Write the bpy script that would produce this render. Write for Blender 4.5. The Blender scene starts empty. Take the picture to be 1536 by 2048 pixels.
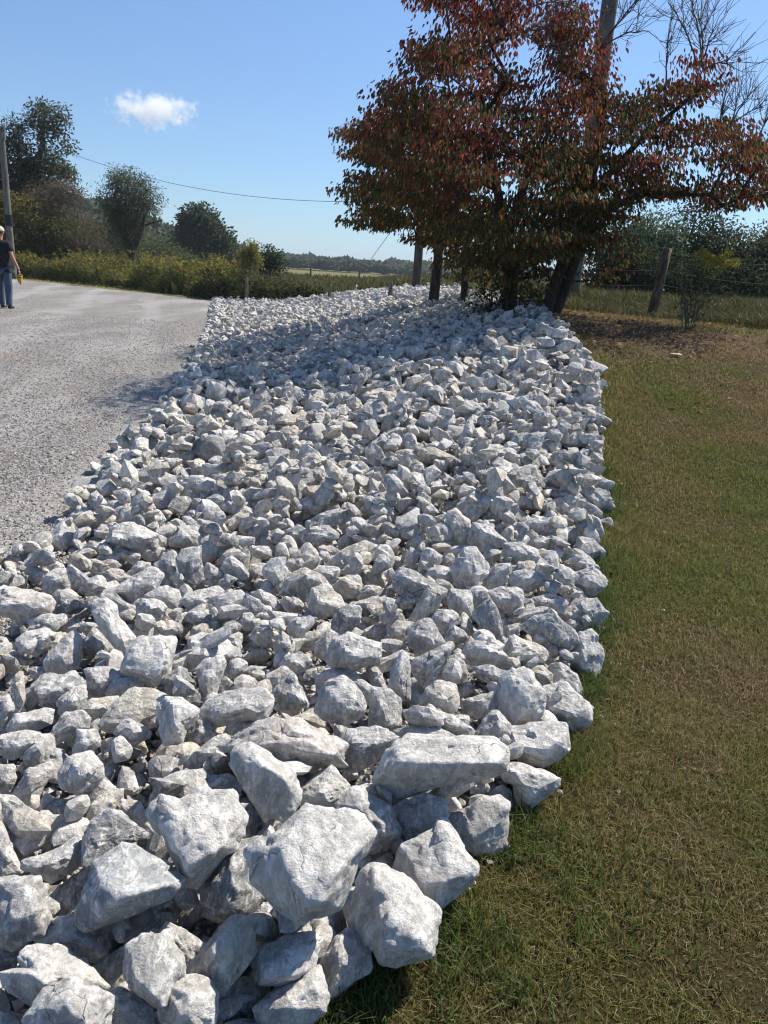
import bpy, bmesh, math, random
import numpy as np
from mathutils import Vector, Matrix, noise as mnoise

random.seed(7)
RNG = np.random.default_rng(7)
sc = bpy.context.scene
COL = sc.collection
R = math.radians

# ------------------------------------------------------------------ camera
FPX = 1538.0                      # focal length in photo pixels (photo 1536 x 2048)
EYE = np.array([0.0, 0.0, 1.5])
PITCH, ROLL = R(17.7), R(3.8)
H_ = np.array([1.0, 0, 0]); V_ = np.array([0, math.sin(PITCH), math.cos(PITCH)]); F_ = np.array([0, math.cos(PITCH), -math.sin(PITCH)])
CR = math.cos(ROLL)*H_ + math.sin(ROLL)*V_
CU = -math.sin(ROLL)*H_ + math.cos(ROLL)*V_
cd = bpy.data.cameras.new('camera'); cam = bpy.data.objects.new('camera', cd); COL.objects.link(cam)
cd.sensor_fit = 'VERTICAL'; cd.sensor_height = 36.0; cd.lens = FPX/2048*36.0
cd.clip_start = 0.05; cd.clip_end = 4000
B_ = -F_
cam.matrix_world = Matrix(((CR[0], CU[0], B_[0], EYE[0]), (CR[1], CU[1], B_[1], EYE[1]), (CR[2], CU[2], B_[2], EYE[2]), (0, 0, 0, 1)))
sc.camera = cam

# ------------------------------------------------------------------ sky, sun, exposure
SUN_AZ, SUN_EL = R(50), R(49)     # azimuth from +Y towards +X
w = bpy.data.worlds.new('World'); sc.world = w; w.use_nodes = True
wn = w.node_tree; bg = wn.nodes['Background']
sky = wn.nodes.new('ShaderNodeTexSky'); sky.sky_type = 'NISHITA'; sky.sun_disc = False
sky.sun_elevation = SUN_EL; sky.sun_rotation = SUN_AZ
sky.air_density = 1.0; sky.dust_density = 0.3; sky.ozone_density = 5.5; sky.altitude = 200
_tc = wn.nodes.new('ShaderNodeTexCoord'); _sp = wn.nodes.new('ShaderNodeSeparateXYZ'); wn.links.new(_tc.outputs['Generated'], _sp.inputs[0])
_rp = wn.nodes.new('ShaderNodeValToRGB'); wn.links.new(_sp.outputs[2], _rp.inputs[0])   # hand-set tint: multiplies the sky darker and bluer towards the horizon
_st = [(0.0, (.55, .76, 1.0)), (.06, (.68, .82, .95)), (.14, (.82, .88, .96)), (.30, (.96, 1.0, 1.05))]
while len(_rp.color_ramp.elements) < len(_st): _rp.color_ramp.elements.new(.5)
for _e, (_p, _c) in zip(_rp.color_ramp.elements, _st): _e.position = _p; _e.color = (*_c, 1)
_mx = wn.nodes.new('ShaderNodeMix'); _mx.data_type = 'RGBA'; _mx.blend_type = 'MULTIPLY'; _mx.inputs[0].default_value = 1.0
wn.links.new(sky.outputs[0], _mx.inputs[6]); wn.links.new(_rp.outputs[0], _mx.inputs[7])
wn.links.new(_mx.outputs[2], bg.inputs[0]); bg.inputs[1].default_value = 0.094
sl = bpy.data.lights.new('sun', 'SUN'); sl.energy = 5.0; sl.angle = R(0.53); sl.color = (1.0, 0.93, 0.82)
so = bpy.data.objects.new('sun', sl); COL.objects.link(so)
SDIR = Vector((math.sin(SUN_AZ)*math.cos(SUN_EL), math.cos(SUN_AZ)*math.cos(SUN_EL), math.sin(SUN_EL)))
so.rotation_euler = SDIR.to_track_quat('Z', 'Y').to_euler(); so.location = (30, 20, 40)
vs = sc.view_settings
sc.display_settings.display_device = 'sRGB'
vs.view_transform = 'Standard'; vs.look = 'None'; vs.exposure = 0.60; vs.gamma = 1.0
try: vs.use_curve_mapping = False
except Exception: pass
sc.render.engine = 'CYCLES'
try:
    sc.cycles.use_denoising = True; sc.cycles.denoiser = 'OPENIMAGEDENOISE'
except Exception: pass
sc.cycles.filter_width = 1.2; sc.cycles.max_bounces = 6; sc.cycles.diffuse_bounces = 3; sc.cycles.transparent_max_bounces = 8; sc.cycles.volume_bounces = 4

# ------------------------------------------------------------------ picture <-> place
def rays(px):
    px = np.atleast_2d(np.asarray(px, float))
    u = (px[:, 0]-768)/FPX; v = (1024-px[:, 1])/FPX
    return F_[None]+u[:, None]*CR[None]+v[:, None]*CU[None]
def at(px, py, y):                # the point on a pixel's ray at distance y along the road
    r = rays([(px, py)])[0]; return EYE+r*(y/r[1])
def project(P):
    d = np.atleast_2d(P)-EYE; z = d@F_
    return np.stack([768+FPX*(d@CR)/z, 1024-FPX*(d@CU)/z], 1), z

def ss(a, b, x):          # smooth step, also downwards when a > b
    t = np.clip((np.asarray(x, float)-a)/(b-a), 0, 1); return t*t*(3-2*t)
def terrain(x, y):
    x = np.asarray(x, float); y = np.asarray(y, float)
    xa = np.interp(y, [-6, 4, 6, 12, 25, 60, 300], [-1.9, -1.9, -2.0, -2.9, -5.6, -9, -30])
    xb = np.interp(y, [0, 4, 8, 11, 20, 60, 300], [.7, 1.35, 2.3, 2.1, 2.2, 9, 60])
    t = ss(0, 1, (x-xa)/(xb-xa))
    z = ss(3.0, 11.6, y)*1.0*t
    z = z+0.05*np.exp(-((x-0.9)/1.7)**2-((y-13.4)/2.6)**2)
    z = z-0.003*np.clip(y-14, 0, 40)*(1-t)
    z = z-0.008*np.clip(y-80, 0, 280)
    z = z+0.03*np.sin(x*.9+1)*np.sin(y*.7)*ss(2, 6, y)*t
    return z
def ground_hit(px, lift=0.0):     # where pixel rays meet the terrain (+lift)
    r = rays(px); n = len(r); best = np.full(n, np.nan)
    s = np.geomspace(0.8, 400, 1600)
    for i in range(n):
        P = EYE+r[i]*s[:, None]
        g = P[:, 2]-terrain(P[:, 0], P[:, 1])-lift
        k = np.argmax(g < 0)
        if g[k] < 0 and k > 0:
            f = g[k-1]/(g[k-1]-g[k]); best[i] = s[k-1]+(s[k]-s[k-1])*f
        else: best[i] = 300
    return EYE+r*best[:, None]

# ------------------------------------------------------------------ objects
def tag(o, label=None, cat=None, group=None, kind=None):
    if label: o['label'] = label
    if cat: o['category'] = cat
    if group: o['group'] = group
    if kind: o['kind'] = kind
    return o
def empty(name, loc, label, cat, group=None, rz=0):
    o = bpy.data.objects.new(name, None); COL.objects.link(o); o.location = loc; o.rotation_euler = (0, 0, rz)
    o.empty_display_size = .2
    return tag(o, label, cat, group)
def mesh_np(name, V, T, col=None, smooth=False, quads=False):
    me = bpy.data.meshes.new(name); V = np.asarray(V, np.float32); T = np.asarray(T, np.int32); k = T.shape[1]
    me.vertices.add(len(V)); me.vertices.foreach_set('co', V.ravel())
    me.loops.add(T.size); me.loops.foreach_set('vertex_index', T.ravel())
    me.polygons.add(len(T)); me.polygons.foreach_set('loop_start', np.arange(0, T.size, k, dtype=np.int32))
    me.polygons.foreach_set('loop_total', np.full(len(T), k, np.int32))
    me.polygons.foreach_set('use_smooth', np.full(len(T), bool(smooth)))
    if col is not None:
        c = np.ones((len(V), 4), np.float32); c[:, :3] = col
        a = me.attributes.new('tint', 'FLOAT_COLOR', 'POINT'); a.data.foreach_set('color', c.ravel())
    me.update(calc_edges=True); me.validate()
    return me
def link(name, me, mat, parent=None, loc=None):
    o = bpy.data.objects.new(name, me); COL.objects.link(o)
    if mat is not None and len(me.materials) == 0: me.materials.append(mat)
    if parent is not None: o.parent = parent
    if loc is not None: o.location = loc
    return o
def tube_arrays(P, rad, sides=6, cap=True):
    P = np.asarray(P, float); n = len(P); rad = np.broadcast_to(rad, (n,)); V = []; T = []
    up = np.array([0.31, 0.17, 0.93])
    for i in range(n):
        t = P[min(i+1, n-1)]-P[max(i-1, 0)]; t /= np.linalg.norm(t)+1e-9
        a = np.cross(t, up)
        if np.linalg.norm(a) < .2: a = np.cross(t, [1, 0, 0])
        a /= np.linalg.norm(a); b = np.cross(t, a)
        th = np.arange(sides)*2*math.pi/sides
        V.append(P[i]+rad[i]*(np.cos(th)[:, None]*a+np.sin(th)[:, None]*b))
    V = np.concatenate(V)
    for i in range(n-1):
        for k in range(sides):
            p, q = i*sides+k, i*sides+(k+1) % sides
            T += [(p, q, q+sides), (p, q+sides, p+sides)]
    if cap:
        m = len(V); V = np.vstack([V, P[:1], P[-1:]])
        for k in range(sides):
            T.append((m, (k+1) % sides, k)); T.append((m+1, (n-1)*sides+k, (n-1)*sides+(k+1) % sides))
    return V, np.array(T)
def join_arrays(parts):
    V = []; T = []; o = 0
    for v, t in parts: V.append(v); T.append(np.asarray(t)+o); o += len(v)
    return np.concatenate(V), np.concatenate(T)
# value noise on arrays
def _h(i, j, k, s):
    n = (i*73856093) ^ (j*19349663) ^ (k*83492791) ^ (s*2654435761 & 0x7fffffff)
    n = (n ^ (n >> 13))*1274126177 & 0x7fffffff
    return ((n ^ (n >> 16)) & 0xffff)/32767.5-1
def vnoise(P, s=0):
    P = np.asarray(P, float); I = np.floor(P).astype(np.int64); f = P-I; f = f*f*(3-2*f); r = 0
    for a in (0, 1):
        for b in (0, 1):
            for c in (0, 1):
                wgt = (f[:, 0] if a else 1-f[:, 0])*(f[:, 1] if b else 1-f[:, 1])*(f[:, 2] if c else 1-f[:, 2])
                r = r+wgt*_h(I[:, 0]+a, I[:, 1]+b, I[:, 2]+c, s)
    return r
def fbm(P, s=0, o=3):
    r = 0; a = 1
    for k in range(o): r = r+a*vnoise(P*2**k, s+k*17); a *= .5
    return r
def in_poly(pts, poly):
    x, y = pts[:, 0], pts[:, 1]; c = np.zeros(len(pts), bool); n = len(poly)
    for i in range(n):
        x1, y1 = poly[i]; x2, y2 = poly[i-1]
        m = ((y1 > y) != (y2 > y)) & (x < (x2-x1)*(y-y1)/((y2-y1) or 1e-9)+x1); c ^= m
    return c

# ------------------------------------------------------------------ materials
class NT:
    def __init__(s, name):
        s.m = bpy.data.materials.new(name); s.m.use_nodes = True; s.t = s.m.node_tree; s.b = s.t.nodes['Principled BSDF']; s.out = s.t.nodes['Material Output']
    def n(s, typ, **kw):
        x = s.t.nodes.new(typ)
        for k, v in kw.items():
            if k.startswith('i_'):
                key = k[2:]
                key = int(key) if key.isdigit() else key.replace('_', ' ')
                x.inputs[key].default_value = v
            else: setattr(x, k, v)
        return x
    def l(s, a, b): s.t.links.new(a, b)
    def noise(s, vec, scale, detail=5, rough=.6, dist=0.0):
        x = s.n('ShaderNodeTexNoise'); x.inputs['Scale'].default_value = scale; x.inputs['Detail'].default_value = detail
        x.inputs['Roughness'].default_value = rough; x.inputs['Distortion'].default_value = dist
        if vec is not None: s.l(vec, x.inputs['Vector'])
        return x.outputs['Fac']
    def ramp(s, fac, lo, hi, a=0.0, b=1.0):
        x = s.n('ShaderNodeMapRange'); x.interpolation_type = 'SMOOTHSTEP'
        x.inputs[1].default_value = lo; x.inputs[2].default_value = hi; x.inputs[3].default_value = a; x.inputs[4].default_value = b
        s.l(fac, x.inputs[0]); return x.outputs[0]
    def mix(s, fac, a, b, mode='MIX'):
        x = s.n('ShaderNodeMix', data_type='RGBA', blend_type=mode); x.clamp_factor = True
        for sock, val in ((x.inputs[0], fac), (x.inputs[6], a), (x.inputs[7], b)):
            if hasattr(val, 'is_output'): s.l(val, sock)
            elif isinstance(val, (int, float)): sock.default_value = val
            else: sock.default_value = (*val, 1) if len(val) == 3 else val
        return x.outputs[2]
    def math(s, op, a, b=0.0):
        x = s.n('ShaderNodeMath', operation=op)
        for sock, val in ((x.inputs[0], a), (x.inputs[1], b)):
            if hasattr(val, 'is_output'): s.l(val, sock)
            else: sock.default_value = val
        return x.outputs[0]
    def bump(s, h, strength, dist=.01, prev=None):
        x = s.n('ShaderNodeBump'); x.inputs['Strength'].default_value = strength; x.inputs['Distance'].default_value = dist
        s.l(h, x.inputs['Height'])
        if prev is not None: s.l(prev, x.inputs['Normal'])
        return x.outputs[0]
    def coord(s, which='Object'): return s.n('ShaderNodeTexCoord').outputs[which]
    def stretch(s, vec, scale, rot=(0, 0, 0)):
        x = s.n('ShaderNodeMapping'); x.inputs['Scale'].default_value = scale; x.inputs['Rotation'].default_value = rot; s.l(vec, x.inputs['Vector']); return x.outputs[0]
    def done(s, col=None, rough=.85, normal=None, spec=.3):
        if col is not None:
            if hasattr(col, 'is_output'): s.l(col, s.b.inputs['Base Color'])
            else: s.b.inputs['Base Color'].default_value = (*col, 1)
        if hasattr(rough, 'is_output'): s.l(rough, s.b.inputs['Roughness'])
        else: s.b.inputs['Roughness'].default_value = rough
        s.b.inputs['Specular IOR Level'].default_value = spec
        if normal is not None: s.l(normal, s.b.inputs['Normal'])
        return s.m

def rock_material(name, per_object):
    t = NT(name)
    if per_object:
        oi = t.n('ShaderNodeObjectInfo'); tint = oi.outputs['Color']
        add = t.n('ShaderNodeVectorMath', operation='ADD'); t.l(t.coord(), add.inputs[0])
        mul = t.math('MULTIPLY', oi.outputs['Random'], 37.0); cv = t.n('ShaderNodeCombineXYZ'); t.l(mul, cv.inputs[0]); t.l(mul, cv.inputs[2]); t.l(cv.outputs[0], add.inputs[1])
        vec = add.outputs[0]
    else:
        tint = t.n('ShaderNodeAttribute', attribute_name='tint').outputs['Color']; vec = t.coord()
    big = t.ramp(t.noise(vec, 9, 6, .62, .4), .34, .68)
    fine = t.noise(vec, 60, 8, .72)
    lay = t.noise(t.stretch(vec, (3, 3, 22), (.5, .3, .2)), 3.0, 7, .68, .6)
    c = t.mix(big, tint, t.mix(1.0, tint, (.78, .785, .79) if not per_object else (.70, .71, .72), 'MULTIPLY'))
    c = t.mix(t.ramp(lay, .54, .62, 0, .55), c, t.mix(1.0, tint, (.84, .845, .85) if not per_object else (.76, .765, .77), 'MULTIPLY'))
    dust = t.ramp(t.noise(vec, 24, 9, .78, 1.0), .52, .60, 0, .95)
    c = t.mix(dust, c, (.70, .685, .66))
    scr = t.ramp(t.noise(t.stretch(vec, (60, 9, 24), (.4, .9, .3)), 1.0, 8, .75, .8), .55, .62, 0, .85)
    c = t.mix(scr, c, (.73, .715, .69))
    c = t.mix(t.ramp(t.noise(vec, 3.1, 3), .58, .75, 0, .35), c, (.50, .44, .36))
    wv = t.n('ShaderNodeVectorMath', operation='ADD'); wn_ = t.n('ShaderNodeTexNoise'); wn_.inputs['Scale'].default_value = 6; wn_.inputs['Detail'].default_value = 5; t.l(vec, wn_.inputs['Vector'])
    ws = t.n('ShaderNodeVectorMath', operation='SCALE'); ws.inputs['Scale'].default_value = .16; t.l(wn_.outputs['Color'], ws.inputs[0]); t.l(vec, wv.inputs[0]); t.l(ws.outputs[0], wv.inputs[1])
    vc = t.n('ShaderNodeTexVoronoi', feature='DISTANCE_TO_EDGE'); vc.inputs['Scale'].default_value = 7.5; t.l(wv.outputs[0], vc.inputs['Vector'])
    crack = t.math('MULTIPLY', t.ramp(vc.outputs['Distance'], .0, .016, 1, 0), t.ramp(t.noise(vec, 5, 4), .52, .66))
    c = t.mix(t.math('MULTIPLY', crack, .5), c, (.17, .165, .155))
    mot = t.ramp(t.noise(t.stretch(vec, (34, 20, 12), (.7, .2, .5)), 1.0, 9, .8, .6), .44, .56, .74, 1.08)
    mc = t.n('ShaderNodeCombineXYZ'); [t.l(mot, mc.inputs[k]) for k in range(3)]; c = t.mix(1.0, c, mc.outputs[0], 'MULTIPLY')
    geo = t.n('ShaderNodeNewGeometry'); edge = t.ramp(geo.outputs['Pointiness'], .505, .56, 0, .75)
    if per_object: c = t.mix(t.math('MULTIPLY', edge, t.ramp(fine, .4, .6)), c, (.72, .71, .70))
    h = t.math('ADD', t.math('SUBTRACT', t.math('MULTIPLY', lay, .28), t.math('MULTIPLY', crack, .5)), t.math('ADD', t.math('MULTIPLY', fine, .45), t.math('MULTIPLY', t.noise(vec, 17, 8, .68), 1.0)))
    return t.done(c, .88, t.bump(h, .95, .018), .25)
M_ROCK = rock_material('limestone', True)
M_ROCKS = rock_material('limestone_heap', False)

def leaf_material(name, trans=.35, rough=.55, attr=True, col=None):
    t = NT(name)
    c = t.n('ShaderNodeAttribute', attribute_name='tint').outputs['Color'] if attr else None
    c = t.mix(t.noise(t.coord(), 40, 3), t.mix(1.0, c, (.8, .8, .8), 'MULTIPLY'), c)
    t.done(c, rough, None, .22)
    tr = t.n('ShaderNodeBsdfTranslucent'); t.l(c, tr.inputs['Color'])
    mx = t.n('ShaderNodeMixShader'); mx.inputs[0].default_value = trans
    t.l(t.b.outputs[0], mx.inputs[1]); t.l(tr.outputs[0], mx.inputs[2]); t.l(mx.outputs[0], t.out.inputs['Surface'])
    return t.m
M_LEAF = leaf_material('leaf', .42, .68)
M_GRASS = leaf_material('grass_blade', .42, .6)
def bark_material(name, a, b, sc_=14):
    t = NT(name); v = t.stretch(t.coord(), (1, 1, .18)); n = t.noise(v, sc_, 7, .7, .5)
    return t.done(t.mix(t.ramp(n, .35, .65), a, b), .92, t.bump(n, .9, .02), .15)
M_BARK = bark_material('dark_bark', (.028, .023, .019), (.075, .062, .05))
M_BARKG = bark_material('grey_bark', (.09, .08, .068), (.24, .22, .19))
M_POLE = bark_material('weathered_pole_wood', (.085, .08, .066), (.19, .178, .15), 9)
M_DARKPOLE = bark_material('tree_shaded_pole_wood', (.03, .028, .025), (.085, .078, .068), 10)  # pole wood darkened in its colour for the shade of the trees
M_POST = bark_material('old_post_wood', (.07, .058, .045), (.20, .165, .125), 26)
def plain(name, col, rough=.7, metal=0.0, var=.2, scale=20):
    t = NT(name); n = t.noise(t.coord(), scale, 5)
    c = t.mix(n, tuple(x*(1-var) for x in col), tuple(min(1, x*(1+var)) for x in col))
    t.b.inputs['Metallic'].default_value = metal
    return t.done(c, rough, t.bump(n, .15, .005))
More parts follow.
